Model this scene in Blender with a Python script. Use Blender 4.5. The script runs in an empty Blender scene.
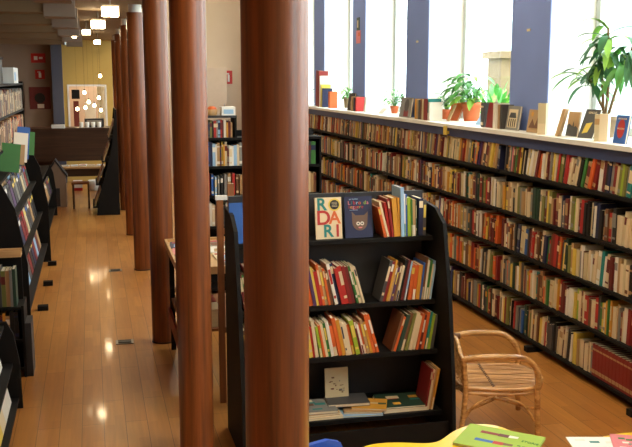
import bpy, math, random
from mathutils import Vector, Matrix, Euler
R = random.Random(7)
S = bpy.context.scene
COL = S.collection
PI = math.pi
rad = math.radians

# ------------------------------------------------------------------ materials
def lin(c):
    return tuple(((v/255)/12.92 if v/255 <= .04045 else ((v/255+.055)/1.055)**2.4) for v in c)
MATS = {}
def mat(name, rgb, rough=.6, spec=.4, var=.0, metal=0, scale=12, coat=0):
    """Plain coloured surface with a little procedural unevenness."""
    if name in MATS: return MATS[name]
    m = bpy.data.materials.new(name); m.use_nodes = True
    nt = m.node_tree; b = nt.nodes['Principled BSDF']
    c = lin(rgb)
    b.inputs['Roughness'].default_value = rough
    b.inputs['Specular IOR Level'].default_value = spec
    b.inputs['Metallic'].default_value = metal
    b.inputs['Coat Weight'].default_value = coat
    n = nt.nodes.new('ShaderNodeTexNoise'); n.inputs['Scale'].default_value = scale
    n.inputs['Detail'].default_value = 3
    tc = nt.nodes.new('ShaderNodeTexCoord'); nt.links.new(tc.outputs['Object'], n.inputs['Vector'])
    mx = nt.nodes.new('ShaderNodeMix'); mx.data_type = 'RGBA'
    v = max(var, .06)
    mx.inputs['A'].default_value = (*[x*(1-v) for x in c], 1)
    mx.inputs['B'].default_value = (*[min(1, x*(1+v)) for x in c], 1)
    nt.links.new(n.outputs['Fac'], mx.inputs['Factor'])
    nt.links.new(mx.outputs['Result'], b.inputs['Base Color'])
    MATS[name] = m
    return m

def emis(name, rgb, strength):
    m = bpy.data.materials.new(name); m.use_nodes = True
    nt = m.node_tree; nt.nodes.clear()
    e = nt.nodes.new('ShaderNodeEmission'); o = nt.nodes.new('ShaderNodeOutputMaterial')
    e.inputs[0].default_value = (*lin(rgb), 1); e.inputs[1].default_value = strength
    nt.links.new(e.outputs[0], o.inputs[0]); return m

def wood(name, dark, light, axis='Z', scale=3, rough=.3, coat=.3, stretch=14):
    m = bpy.data.materials.new(name); m.use_nodes = True
    nt = m.node_tree; b = nt.nodes['Principled BSDF']
    tc = nt.nodes.new('ShaderNodeTexCoord'); mp = nt.nodes.new('ShaderNodeMapping')
    sc = [stretch]*3; sc['XYZ'.index(axis)] = .6
    mp.inputs['Scale'].default_value = sc
    n = nt.nodes.new('ShaderNodeTexNoise'); n.inputs['Scale'].default_value = scale
    n.inputs['Detail'].default_value = 6; n.inputs['Roughness'].default_value = .6
    r = nt.nodes.new('ShaderNodeValToRGB')
    r.color_ramp.elements[0].position = .3; r.color_ramp.elements[0].color = (*lin(dark), 1)
    r.color_ramp.elements[1].position = .7; r.color_ramp.elements[1].color = (*lin(light), 1)
    L = nt.links
    L.new(tc.outputs['Object'], mp.inputs[0]); L.new(mp.outputs[0], n.inputs['Vector'])
    L.new(n.outputs['Fac'], r.inputs[0]); L.new(r.outputs[0], b.inputs['Base Color'])
    b.inputs['Roughness'].default_value = rough; b.inputs['Coat Weight'].default_value = coat
    b.inputs['Coat Roughness'].default_value = .25
    return m

def plank_floor():
    m = bpy.data.materials.new('maple_planks'); m.use_nodes = True
    nt = m.node_tree; b = nt.nodes['Principled BSDF']; L = nt.links
    tc = nt.nodes.new('ShaderNodeTexCoord'); mp = nt.nodes.new('ShaderNodeMapping')
    mp.inputs['Rotation'].default_value = (0, 0, PI/2)
    L.new(tc.outputs['Object'], mp.inputs[0])
    br = nt.nodes.new('ShaderNodeTexBrick')
    br.inputs['Scale'].default_value = 1
    br.inputs['Brick Width'].default_value = 1.15
    br.inputs['Row Height'].default_value = .14
    br.inputs['Mortar Size'].default_value = .0018
    br.inputs['Mortar Smooth'].default_value = .2
    br.offset = .37
    br.inputs['Color1'].default_value = (*lin((216, 150, 78)), 1)
    br.inputs['Color2'].default_value = (*lin((200, 132, 62)), 1)
    br.inputs['Mortar'].default_value = (*lin((112, 70, 34)), 1)
    L.new(mp.outputs[0], br.inputs['Vector'])
    br2 = nt.nodes.new('ShaderNodeTexBrick')          # short staves inside each board
    br2.inputs['Scale'].default_value = 1
    br2.inputs['Brick Width'].default_value = .42
    br2.inputs['Row Height'].default_value = .07
    br2.inputs['Mortar Size'].default_value = 0
    br2.offset = .61
    br2.inputs['Color1'].default_value = (1, 1, 1, 1); br2.inputs['Color2'].default_value = (.84, .80, .76, 1)
    L.new(mp.outputs[0], br2.inputs['Vector'])
    mx = nt.nodes.new('ShaderNodeMix'); mx.data_type = 'RGBA'; mx.blend_type = 'MULTIPLY'
    mx.inputs['Factor'].default_value = 1
    L.new(br.outputs['Color'], mx.inputs['A']); L.new(br2.outputs['Color'], mx.inputs['B'])
    mp2 = nt.nodes.new('ShaderNodeMapping'); mp2.inputs['Scale'].default_value = (30, 1.6, 1)
    L.new(tc.outputs['Object'], mp2.inputs[0])
    n = nt.nodes.new('ShaderNodeTexNoise'); n.inputs['Scale'].default_value = 1.5; n.inputs['Detail'].default_value = 5
    L.new(mp2.outputs[0], n.inputs['Vector'])
    mx2 = nt.nodes.new('ShaderNodeMix'); mx2.data_type = 'RGBA'; mx2.blend_type = 'MULTIPLY'
    mx2.inputs['Factor'].default_value = .35
    L.new(mx.outputs['Result'], mx2.inputs['A']); L.new(n.outputs['Fac'], mx2.inputs['B'])
    L.new(mx2.outputs['Result'], b.inputs['Base Color'])
    b.inputs['Roughness'].default_value = .33
    b.inputs['Coat Weight'].default_value = .35; b.inputs['Coat Roughness'].default_value = .07
    return m

def glass_mat():
    m = bpy.data.materials.new('window_glass'); m.use_nodes = True
    nt = m.node_tree; nt.nodes.clear()
    o = nt.nodes.new('ShaderNodeOutputMaterial'); mx = nt.nodes.new('ShaderNodeMixShader')
    t = nt.nodes.new('ShaderNodeBsdfTransparent'); t.inputs[0].default_value = (.95, .98, .97, 1)
    g = nt.nodes.new('ShaderNodeBsdfGlossy'); g.inputs['Roughness'].default_value = .03
    mx.inputs[0].default_value = .06
    nt.links.new(t.outputs[0], mx.inputs[1]); nt.links.new(g.outputs[0], mx.inputs[2])
    nt.links.new(mx.outputs[0], o.inputs[0]); return m

M = dict(
    floor=plank_floor(), glass=glass_mat(),
    column=wood('column_wood', (86, 44, 18), (144, 78, 34), 'Z', 2.0, .4, .2, 18),
    black=mat('black_shelf', (17, 15, 14), .65, .22, .15),
    charcoal=mat('charcoal_board', (48, 48, 52), .5, .4, .1),
    navy=mat('navy_paint', (52, 64, 104), .5, .4, .08),
    blue=mat('slate_blue_wall', (122, 142, 200), .8, .2, .05, scale=3),
    white=mat('white_paint', (232, 230, 224), .6, .3, .03, scale=3),
    frame=mat('window_frame_paint', (196, 204, 206), .45, .4, .03),
    beige=mat('beige_wall', (206, 184, 160), .85, .2, .05, scale=2),
    grey=mat('warm_grey_wall', (150, 136, 124), .85, .2, .05, scale=2),
    ochre=mat('ochre_wall', (196, 166, 96), .85, .2, .05, scale=2),
    brick=mat('terracotta_wall', (176, 116, 74), .85, .2, .08, scale=2),
    slate=mat('slate_pillar', (78, 82, 98), .8, .2, .05, scale=2),
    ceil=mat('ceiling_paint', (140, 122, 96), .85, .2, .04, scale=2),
    darkwood=wood('dark_brown_wood', (52, 32, 20), (78, 50, 32), 'X', 3, .4, .1),
    lightwood=wood('light_wood', (186, 142, 92), (214, 172, 118), 'X', 3, .45, .1),
    board=wood('brown_board', (128, 80, 46), (156, 100, 60), 'Z', 3, .45, .1),
    rattan=wood('rattan_cane', (146, 96, 50), (232, 178, 110), 'X', 6, .26, .4, 6),
    rattan2=mat('rattan_binding', (92, 58, 30), .5, .4, .3, scale=60),
    pages=mat('paper_edges', (226, 214, 188), .9, .1, .06, scale=60),
    paper=mat('white_paper', (232, 232, 228), .7, .2, .03),
    terracotta=mat('terracotta_pot', (196, 104, 66), .8, .2, .1),
    leaf=mat('leaf_green', (72, 138, 58), .5, .4, .3, scale=8),
    leaf2=mat('leaf_dark_green', (50, 98, 58), .5, .4, .3, scale=8),
    leaf3=mat('leaf_light_green', (132, 178, 72), .5, .4, .2, scale=8),
    soil=mat('dark_soil', (56, 42, 32), 1, .1, .3),
    stem=mat('brown_stem', (118, 96, 68), .8, .2, .3),
    yellow=mat('yellow_laminate', (238, 196, 30), .35, .5, .03, coat=.2),
    bluep=mat('blue_plastic', (30, 84, 190), .35, .5, .03, coat=.2),
    redsign=mat('red_sign', (186, 40, 36), .5, .4, .03),
    steel=mat('brushed_steel', (150, 150, 150), .35, .5, .05, 1),
    lamp=mat('lamp_housing', (150, 142, 130), .5, .4, .03),
    bulb=emis('halogen_glow', (255, 226, 178), 60),
    bulb2=emis('warm_bulb_glow', (255, 222, 170), 25),
    stone=mat('garden_stone', (128, 108, 84), .9, .1, .3, scale=4),
    siding=mat('pale_siding', (186, 198, 200), .8, .2, .04),
)
PAL = dict(
    cream=(222, 202, 166), white=(228, 222, 210), ivory=(206, 190, 152), tan=(178, 142, 98), brown=(112, 72, 46),
    maroon=(104, 38, 36), red=(176, 44, 40), darkred=(132, 34, 32), orange=(210, 98, 44), ochre=(204, 146, 52), mustard=(186, 158, 60),
    yellow=(220, 192, 84), lime=(150, 176, 52), olive=(122, 122, 62), green=(58, 118, 54), darkgreen=(40, 66, 52),
    teal=(34, 126, 122), lightblue=(150, 186, 220), blue=(44, 92, 168), navy=(34, 40, 74), purple=(84, 54, 96), pink=(216, 126, 134),
    grey=(132, 130, 124), darkgrey=(74, 72, 72), black=(30, 28, 28))
NICE = dict(darkred='dark red', darkgreen='dark green', lightblue='light blue', darkgrey='dark grey')
def nice(c): return NICE.get(c, c)
def bm_(c): return mat('book_' + c, PAL[c], .5, .4, .12, scale=5)

# ------------------------------------------------------------------ mesh builder
class MB:
    def __init__(s): s.v = []; s.f = []; s.m = []; s.mats = []; s.sm = []
    def mi(s, m):
        if m not in s.mats: s.mats.append(m)
        return s.mats.index(m)
    def add(s, vs, fs, m, T=None, smooth=False):
        o = len(s.v)
        for p in vs:
            p = Vector(p); s.v.append(tuple(T @ p) if T is not None else tuple(p))
        k = s.mi(m)
        for f in fs: s.f.append(tuple(i+o for i in f)); s.m.append(k); s.sm.append(smooth)
        return s
    def box(s, a, b, m, T=None):
        x0, y0, z0 = a; x1, y1, z1 = b
        vs = [(x0,y0,z0),(x1,y0,z0),(x1,y1,z0),(x0,y1,z0),(x0,y0,z1),(x1,y0,z1),(x1,y1,z1),(x0,y1,z1)]
        fs = [(0,3,2,1),(4,5,6,7),(0,1,5,4),(1,2,6,5),(2,3,7,6),(3,0,4,7)]
        return s.add(vs, fs, m, T)
    def prism(s, pts, d, m, T=None, smooth=False):
        """pts: outline in (u,v); extruded along w by d -> coordinates (u, v, w)."""
        n = len(pts)
        vs = [(p[0], p[1], 0) for p in pts] + [(p[0], p[1], d) for p in pts]
        s.add(vs, [tuple(range(n-1, -1, -1)), tuple(range(n, 2*n))], m, T)
        return s.add(vs, [(i, (i+1) % n, n+(i+1) % n, n+i) for i in range(n)], m, T, smooth)
    def lathe(s, prof, m, seg=24, T=None, cap=True):
        vs = []; fs = []
        for r, z in prof:
            for i in range(seg):
                a = 2*PI*i/seg; vs.append((r*math.cos(a), r*math.sin(a), z))
        for j in range(len(prof)-1):
            for i in range(seg):
                k = (i+1) % seg
                fs.append((j*seg+i, j*seg+k, (j+1)*seg+k, (j+1)*seg+i))
        s.add(vs, fs, m, T, True)
        if cap:
            s.add(vs[:seg], [tuple(range(seg-1, -1, -1))], m, T)
            s.add(vs[-seg:], [tuple(range(seg))], m, T)
        return s
    def tube(s, pts, r, m, seg=8, T=None, r1=None):
        pts = [Vector(p) for p in pts]; n = len(pts); vs = []; fs = []
        pn = None
        for i, p in enumerate(pts):
            t = (pts[min(i+1, n-1)] - pts[max(i-1, 0)]).normalized()
            if pn is None: pn = t.orthogonal().normalized()
            pn = (pn - t*pn.dot(t)).normalized(); bn = t.cross(pn)
            rr = r if r1 is None else r + (r1-r)*i/(n-1)
            for k in range(seg):
                a = 2*PI*k/seg; vs.append(tuple(p + pn*rr*math.cos(a) + bn*rr*math.sin(a)))
        for i in range(n-1):
            for k in range(seg):
                q = (k+1) % seg
                fs.append((i*seg+k, i*seg+q, (i+1)*seg+q, (i+1)*seg+k))
        s.add(vs, fs, m, T, True)
        s.add(vs[:seg], [tuple(range(seg-1, -1, -1))], m, T); s.add(vs[-seg:], [tuple(range(seg))], m, T)
        return s
    def build(s, name, parent=None, loc=(0, 0, 0), rot=(0, 0, 0), bevel=0):
        me = bpy.data.meshes.new(name); me.from_pydata(s.v, [], s.f)
        for m in s.mats: me.materials.append(m)
        me.polygons.foreach_set('material_index', s.m); me.polygons.foreach_set('use_smooth', s.sm)
        me.update()
        o = bpy.data.objects.new(name, me); COL.objects.link(o)
        o.location = loc; o.rotation_euler = rot
        if parent is not None: o.parent = parent
        if bevel:
            b = o.modifiers.new('bevel', 'BEVEL'); b.width = bevel; b.segments = 2; b.limit_method = 'ANGLE'
        return o
def smoothpts(P, n=6):
    """Catmull-Rom through the points."""
    P = [Vector(p) for p in P]; out = []
    for i in range(len(P)-1):
        p0 = P[max(i-1, 0)]; p1 = P[i]; p2 = P[i+1]; p3 = P[min(i+2, len(P)-1)]
        for k in range(n):
            t = k/n
            out.append(.5*((2*p1) + (p2-p0)*t + (2*p0-5*p1+4*p2-p3)*t*t + (3*p1-p0-3*p2+p3)*t**3))
    out.append(P[-1]); return out
def empty(name, loc=(0, 0, 0), rot=(0, 0, 0)):
    o = bpy.data.objects.new(name, None); COL.objects.link(o); o.location = loc; o.rotation_euler = rot
    o.empty_display_size = .1; return o
def tag(o, label, cat, group=None, kind=None):
    o['label'] = label; o['category'] = cat
    if group: o['group'] = group
    if kind: o['kind'] = kind
    return o
def struct(o): o['kind'] = 'structure'; return o
def text(s, size, m, parent, loc, rot, name='lettering', ext=.0008, align='CENTER', off=0.0):
    c = bpy.data.curves.new(name, 'FONT'); c.body = s; c.size = size; c.extrude = ext
    c.offset = off; c.align_x = align; c.align_y = 'CENTER'; c.materials.append(m)
    tmp = bpy.data.objects.new(name, c); me = bpy.data.meshes.new_from_object(tmp)
    bpy.data.objects.remove(tmp)
    o = bpy.data.objects.new(name, me); COL.objects.link(o); o.parent = parent
    o.location = loc; o.rotation_euler = rot; return o

# ------------------------------------------------------------------ the room
struct(MB().box((-2.6, -2, -.1), (3.72, 22.5, 0), M['floor']).build('floor'))
# left aisle ceiling under the gallery, right hall ceiling higher up
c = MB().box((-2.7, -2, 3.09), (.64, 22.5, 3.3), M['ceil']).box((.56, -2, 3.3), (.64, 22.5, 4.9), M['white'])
struct(c.build('ceiling'))
struct(MB().box((.4, -2, 4.9), (4.3, 22.5, 5.0), M['white']).build('ceiling'))
for i, y in enumerate((3.4, 5.4, 7.4, 9.35, 11.3, 13.3, 15.4, 17.6)):
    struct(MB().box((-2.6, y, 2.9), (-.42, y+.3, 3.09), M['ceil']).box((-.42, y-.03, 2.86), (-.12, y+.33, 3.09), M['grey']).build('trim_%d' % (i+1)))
struct(MB().box((-2.75, -2, 0), (-2.6, 22.5, 3.3), M['brick']).build('wall_left'))
struct(MB().box((-2.75, -2.15, 0), (4.3, -2, 5), M['beige']).build('wall_near'))
f = MB()
f.box((-2.6, 20.5, 0), (-.8, 20.7, 3.3), M['grey'])
f.box((.5, 20.5, 0), (4.3, 20.7, 5), M['beige'])
f.box((-.58, 20.4, 0), (-.5, 20.7, 3.3), M['ochre']); f.box((-.5, 20.4, 2.13), (.5, 20.7, 3.3), M['ochre'])
f.box((.34, 20.4, 0), (.5, 20.7, 2.13), M['ochre']); f.box((-.5, 20.4, 0), (.34, 20.7, 1.17), M['ochre'])
f.box((-1.6, 22.3, 0), (1.6, 22.5, 3.3), M['beige'])
struct(f.build('wall_far'))
struct(MB().box((-.8, 20.1, 0), (-.58, 20.7, 3.09), M['slate']).build('pillar'))
# right wall: window bays between slate-blue piers
wins = [(-.6, 1.45), (2.0, 4.03), (4.73, 6.83), (7.53, 9.6), (10.33, 12.01), (12.62, 14.26), (14.93, 16.6), (17.3, 19.3)]
w = MB()
w.box((3.72, -2, 0), (4.25, 22.5, 1.72), M['blue'])
edges = [-2] + [e for p in wins for e in p] + [22.5]
for i in range(0, len(edges), 2):
    a, b = edges[i], edges[i+1]
    w.box((3.72, a, 1.72), (3.73, b, 4.3), M['blue'])
    w.box((3.73, a, 1.72), (4.25, b, 4.3), M['white'])
w.box((3.72, -2, 4.3), (4.25, 22.5, 5), M['white'])
struct(w.build('wall_right'))
for i, (a, b) in enumerate(wins):
    o = empty('window_%d' % (i+1), (4.17, a, 1.8)); struct(o); W = b-a
    fm = MB()
    fm.box((-.03, 0, 0), (.03, .07, 2.5), M['frame']); fm.box((-.03, W-.07, 0), (.03, W, 2.5), M['frame'])
    fm.box((-.03, .07, 0), (.03, W-.07, .07), M['frame']); fm.box((-.03, .07, 2.43), (.03, W-.07, 2.5), M['frame'])
    fm.build('window_frame', o)

    MB().box((-.004, .07, .07), (.004, W-.07, 2.43), M['glass']).build('pane', o)
# the continuous sill that runs over the bookcases into the window recesses
s = MB().box((3.49, 1.0, 1.765), (3.72, 16.6, 1.8), M['white'])
for a, b in wins: s.box((3.72, a, 1.72), (4.14, b, 1.8), M['white'])
struct(s.build('window_sill'))
struct(MB().box((3.515, 1.0, 1.68), (3.535, 16.6, 1.765), M['navy']).build('trim_9'))
struct(MB().box((-2.6, -1.9, 0), (-2.585, 20.4, .08), M['darkwood']).build('baseboard_left'))
# floor sockets (small steel lids)
for x, y, l in ((.05, 8.2, 'farther'), (.22, 7.6, 'nearer'), (.22, 10.6, 'farthest')):
    o = MB().box((x-.07, y-.06, 0), (x+.07, y+.06, .012), M['steel']).box((x-.05, y-.04, .012), (x+.05, y+.04, .016), M['charcoal']).build('floor_socket')
for o in [o for o in COL.objects if o.name.startswith('floor_socket')]: bpy.data.objects.remove(o)
for x, y, l in ((.20, 7.6, 'steel floor socket lid beside the base of the third wooden column'), (.20, 10.6, 'steel floor socket lid beside the base of the fourth wooden column')):
    o = empty('floor_socket', (x, y, 0)); tag(o, l, 'floor socket')
    MB().box((-.075, -.06, 0), (.075, .06, .006), M['steel']).build('rim', o)
    MB().box((-.055, -.04, .006), (.055, .04, .012), M['charcoal']).build('lid', o)

# columns
for i, (x, y, l) in enumerate(((.53, 2.61, 'nearest and widest round wooden column in front of the picture book shelf'),
        (.53, 5.0, 'second nearest round wooden column, left of the picture book shelf'),
        (.535, 7.56, 'third round wooden column, beside the low magazine table'),
        (.525, 10.6, 'fourth round wooden column, its top showing below the ceiling'),
        (.525, 13.1, 'fifth round wooden column, glowing orange at its top'),
        (.525, 15.7, 'sixth round wooden column, beside the dark magazine rack'),
        (.525, 18.2, 'farthest slim dark wooden column at the end of the row'))):
    o = empty('wooden_column', (x, y, 0)); tag(o, l, 'column', 'row of wooden columns along the aisle')
    MB().lathe([(.1, .015), (.1, 3.0)], M['column'], 40).build('shaft', o)
    MB().lathe([(.104, 0), (.104, .015)], M['darkwood'], 40).build('base_ring', o)
    MB().lathe([(.075, 3.0), (.075, 3.09)], M['white'], 32).build('collar', o)

# ------------------------------------------------------------------ books
def book_mb(t, d, h, col, col2=None, style=0, mb=None, T=None):
    """Book standing on z=0, spine at x=0 facing -x, thickness along y, boards reach x=d."""
    mb = mb or MB(); c = bm_(col); c2 = bm_(col2) if col2 else c
    cv = min(.003, t*.15)
    # spine as bands so that title panels show
    bands = {0: [(0, h, c)], 1: [(0, h*.62, c), (h*.62, h*.84, c2), (h*.84, h, c)],
             2: [(0, h*.08, c), (h*.08, h*.2, c2), (h*.2, h*.8, c), (h*.8, h*.86, c2), (h*.86, h, c)],
             3: [(0, h*.35, c2), (h*.35, h, c)], 4: [(0, h*.12, c), (h*.12, h*.18, c2), (h*.18, h*.45, c), (h*.45, h*.85, c2), (h*.85, h, c)]}[style]
    for a, b, m in bands:
        mb.add([(0, t, a), (0, 0, a), (0, 0, b), (0, t, b)], [(0, 1, 2, 3)], m, T)
    vs = [(0,0,0),(d,0,0),(d,0,h),(0,0,h),(0,t,0),(d,t,0),(d,t,h),(0,t,h)]
    mb.add(vs, [(0,1,2,3),(5,4,7,6)], c, T)                       # outer boards
    a, b = cv, t-cv; e = .003
    vs = [(0,0,h),(d,0,h),(d,a,h),(cv,a,h),(cv,b,h),(d,b,h),(d,t,h),(0,t,h)]
    mb.add(vs, [(0,1,2,3),(3,4,7,0),(4,5,6,7)], c, T)
    vs2 = [(x, y, 0) for x, y, _ in vs]
    mb.add(vs2, [(3,2,1,0),(0,7,4,3),(7,6,5,4)], c, T)
    mb.add([(d,0,0),(d,a,0),(d,a,h),(d,0,h),(d,b,0),(d,t,0),(d,t,h),(d,b,h)], [(0,1,2,3),(4,5,6,7)], c, T)
    mb.box((cv, a, e), (d-.003, b, h-e), M['pages'], T)            # page block, a little inset
    return mb
GENERIC = ['cream']*8+['white']*5+['ivory']*6+['tan']*6+['brown']*4+['maroon']*5+['darkred']*2+['red']*2+['orange']*2+['ochre']*3+['mustard']*2+['yellow']*2+['olive']*2+['green']+['darkgreen']*2+['teal']+['blue']+['navy']*2+['grey']*4+['darkgrey']*3+['black']*4+['purple']
ROWS = [
 # top row, right to left in view
 'tan orange white tan brown cream ivory teal grey olive lime olive ivory darkred grey navy black maroon white white darkred orange tan tan green brown black cream ivory cream cream pink red navy black olive green red teal cream yellow mustard grey maroon maroon cream white orange maroon white cream white yellow white black cream black yellow ochre darkred brown green grey brown pink grey tan black darkgrey navy tan ochre cream yellow tan tan black darkgrey tan maroon purple navy orange teal red black yellow grey tan tan',
 'navy ochre cream ivory yellow cream cream cream ivory cream cream black grey red brown tan black navy white navy ivory black black black red maroon cream lime olive white maroon darkgrey grey navy cream ivory maroon maroon tan olive yellow maroon tan olive cream cream darkgreen darkgreen black grey cream brown cream tan grey olive maroon cream ivory black cream tan yellow darkgrey ochre tan ivory cream black white ivory tan white maroon black red',
 'cream darkred red red white black black cream ivory cream tan white maroon maroon cream white teal white cream cream ivory white cream ivory brown white white grey cream ivory yellow tan olive darkgreen yellow darkgrey maroon orange maroon red darkred brown red green navy cream black brown white ivory red cream maroon',
 'lime red cream darkred darkred darkred white cream darkred grey cream tan cream ivory ochre ochre green ochre cream yellow green darkgrey red cream brown red red cream tan maroon cream lime yellow white white white cream maroon maroon red ochre grey cream cream ivory teal green tan orange brown tan',
 'darkred darkred darkred darkred darkred darkred darkred darkred darkred darkred darkred darkred darkred darkred grey cream tan cream brown cream ivory tan purple yellow white black darkgrey cream white brown cream ivory maroon darkgrey black darkgrey darkgrey darkgrey cream red cream yellow brown tan ivory brown cream olive tan brown']
ROWNAME = ['top', 'second', 'third', 'fourth', 'bottom']
SHZ = [1.45, 1.105, .77, .435, .085]          # shelf board tops
FRONT = 3.52
books = []                                     # (row, color, thick, label key, object)
stuff = MB()
BAYS = [.65, 3.95, 7.25, 10.55, 13.85, 16.5]
for r, row in enumerate(ROWS):
    seq = row.split(); zb = SHZ[r]
    y = 5.02; i = 0; prev = 0; theta = 0; left_run = 0; prevh = .22
    R.seed(40+r)
    entries = []
    while y < 15.6:
        colr = seq[i] if i < len(seq) else R.choice(GENERIC)
        if i >= len(seq) and r == 0 and R.random() < .3: colr = R.choice(['tan', 'brown', 'ivory'])
        if i >= len(seq) and r in (2, 3) and R.random() < .25: colr = R.choice(['brown', 'maroon', 'tan', 'orange'])
        enc = (r == 4 and i < 14)
        t = R.uniform(.022, .044) if R.random() < .8 else R.uniform(.012, .02)
        h = R.uniform(.2, .265); d = R.uniform(.13, .165)
        if enc: t, h, d = .04, .24, .16
        if left_run <= 0:
            left_run = R.randint(5, 12)
            if r == 0: nt = R.choice((.12, .17, .22, .26, .1))
            else: nt = R.choice((0, 0, .0, .04, .09))
            if enc: nt = 0; left_run = 12
            if nt > theta: y += prevh*(math.tan(nt)-math.tan(theta))+.002
            theta = nt
        left_run -= 1
        foot = t/math.cos(theta)
        # keep clear of the uprights between the bookcases
        skip = False
        for bx in BAYS[1:-1]:
            if y < bx+.016 and y+foot > bx-.016-0.0:
                y = bx+.018+h*math.tan(theta); skip = True
        if h*math.cos(theta)+t*math.sin(theta) > .285: h = .27
        if colr in ('cream', 'white', 'ivory', 'tan', 'yellow'): c2 = R.choice(['maroon', 'grey', 'tan', 'tan', 'ivory', 'brown'])
        else: c2 = R.choice(['tan', 'ivory', 'grey', 'ochre', 'cream'])
        st = R.choice((0, 0, 0, 0, 2, 1, 4)) if not enc else 2
        if enc: c2 = 'tan'
        off = R.uniform(0, .02) if not enc else .004
        entries.append((y, theta, t, d, h, colr, c2, st, off))
        y += foot + (.004 if enc else R.uniform(.0003, .0015)); prevh = h; i += 1
    n_ind = (66, 62, 60, 57, 55)[r]
    for k, (y, th, t, d, h, colr, c2, st, off) in enumerate(entries):
        T = Matrix.Translation((FRONT+off, y, zb+.0005)) @ Matrix.Rotation(th, 4, 'X')
        if k < n_ind:
            o = book_mb(t, d, h, colr, c2, st).build('book', None, (FRONT+off, y, zb+.0005), (th, 0, 0))
            books.append((r, colr, 'thin' if t < .021 else 'thick' if t > .038 else '', entries[k-1][5] if k else '', entries[k+1][5] if k+1 < len(entries) else '', o, y))
        else:
            book_mb(t, d, h, colr, c2, st, stuff, T)
R.seed(90)
for z in SHZ:                                   # the run that continues past the right photo edge
    y = 3.985
    while y < 4.955:
        t = R.uniform(.022, .044); c = R.choice(GENERIC)
        book_mb(t, R.uniform(.13, .165), R.uniform(.2, .26), c, R.choice(['tan', 'ivory']), R.choice((0, 0, 2, 4)), stuff, Matrix.Translation((FRONT+R.uniform(0, .02), y, z+.0005)))
        y += t+.001
tag(stuff.build('books'), 'dense rows of small books filling the farther bays of the wall bookcases', 'books', kind='stuff')
seen = {}
def blabel(b, lvl):
    r, c, sz, cr, cl, o, y = b
    base = (sz+' ' if sz else '')+nice(c)+' book'
    s = '%s, %s wall shelf' % (base, ROWNAME[r])
    if cr and cl: s += ', between %s and %s' % (nice(cl), nice(cr))
    elif cl: s += ', right of a %s one' % nice(cl)
    return s
cnt = {}
for b in books: cnt.setdefault(blabel(b, 0), []).append(b)
ORD = ['first', 'second', 'third', 'fourth', 'fifth', 'sixth', 'seventh', 'eighth', 'ninth', 'tenth', 'eleventh', 'twelfth', 'thirteenth']
for s, bs in cnt.items():
    for k, b in enumerate(bs):
        l = s if len(bs) == 1 else s + ', %s from right' % ORD[k]
        tag(b[5], l, 'book', 'books in the %s row of the wall bookcase' % ROWNAME[b[0]])

# bookcases along the right wall
for i in range(5):
    a, b = BAYS[i]+.001, BAYS[i+1]-.001
    if b < 4: a = 2.2
    o = empty('wall_bookcase', (3.6, (a+b)/2, 0))
    lab = ['black bookcase under the window sill, nearest and cut by the right photo edge',
           'long black bookcase under the sill, holding the matching dark red volumes',
           'middle black wall bookcase below the terracotta potted plant',
           'black wall bookcase below the farther windows, behind the picture book shelf',
           'farthest black wall bookcase, seen just right of the nearest column'][i]
    tag(o, lab, 'bookcase', 'black bookcases along the window wall')
    L = (b-a)/2
    MB().box((.105, -L, .06), (.118, L, 1.76), M['black']).build('back_panel', o)
    for sgn in (-1, 1):
        MB().box((-.02, sgn*L-(.010 if sgn > 0 else 0), .0), (.105, sgn*L+(.010 if sgn < 0 else 0), 1.68), M['black']).build('side_panel', o)
    for z in SHZ:
        MB().box((-.098, -L+.011, z-.025), (.104, L-.011, z), M['black']).build('shelf', o)
    for fy in (-L*.35, L*.55):
        MB().box((-.16, fy-.03, .0), (-.05, fy+.03, .045), M['black']).box((-.05, fy-.02, .0), (.1, fy+.02, .074), M['black']).build('foot', o)

# ------------------------------------------------------------------ picture book shelf (centre)
PX0, PX1 = .785, 2.125
def aframe(o, X0, X1, zt, fb, ft, back, shelves, thick=.024):
    """A-frame case: side panels flare from depth ft (top) to fb (bottom); front faces local -y."""
    for x in (X0, X1-thick):
        pts = [(-fb, 0), (back, 0), (back, zt), (-.20, zt-.02), (-.34, zt-.10), (-.46, zt*.62), (-.545, zt*.28)]
        T = Matrix(((0, 0, 1, x), (1, 0, 0, 0), (0, 1, 0, 0), (0, 0, 0, 1)))
        MB().prism(pts, thick, M['black'], T).build('side_panel', o)
    for z in shelves:
        f_ = {0: .195, 1: .255, 2: .315, 3: .415}[shelves.index(z)]
        MB().box((X0+thick+.0005, -f_+.015, z-.03), (X1-thick-.0005, back-.022, z), M['black']).build('shelf', o, bevel=.003)
    MB().box((X0+thick+.0005, back-.02, .02), (X1-thick-.0005, back, zt+.065), M['charcoal']).build('back_panel', o)
    MB().box((X0+thick+.0005, -fb+.06, 0), (X1-thick-.0005, -fb+.08, shelves[-1]-.031), M['black']).build('kick_board', o)
BY = 5.45
sh = empty('picture_book_shelf', (0, BY, 0))
tag(sh, 'black free-standing shelf of picture books with flared sides, in the centre', 'bookshelf')
Z1, Z2, Z3, Z4 = 1.255, .85, .535, .16
aframe(sh, PX0, PX1, 1.46, .58, .16, .04, (Z1, Z2, Z3, Z4))

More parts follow.
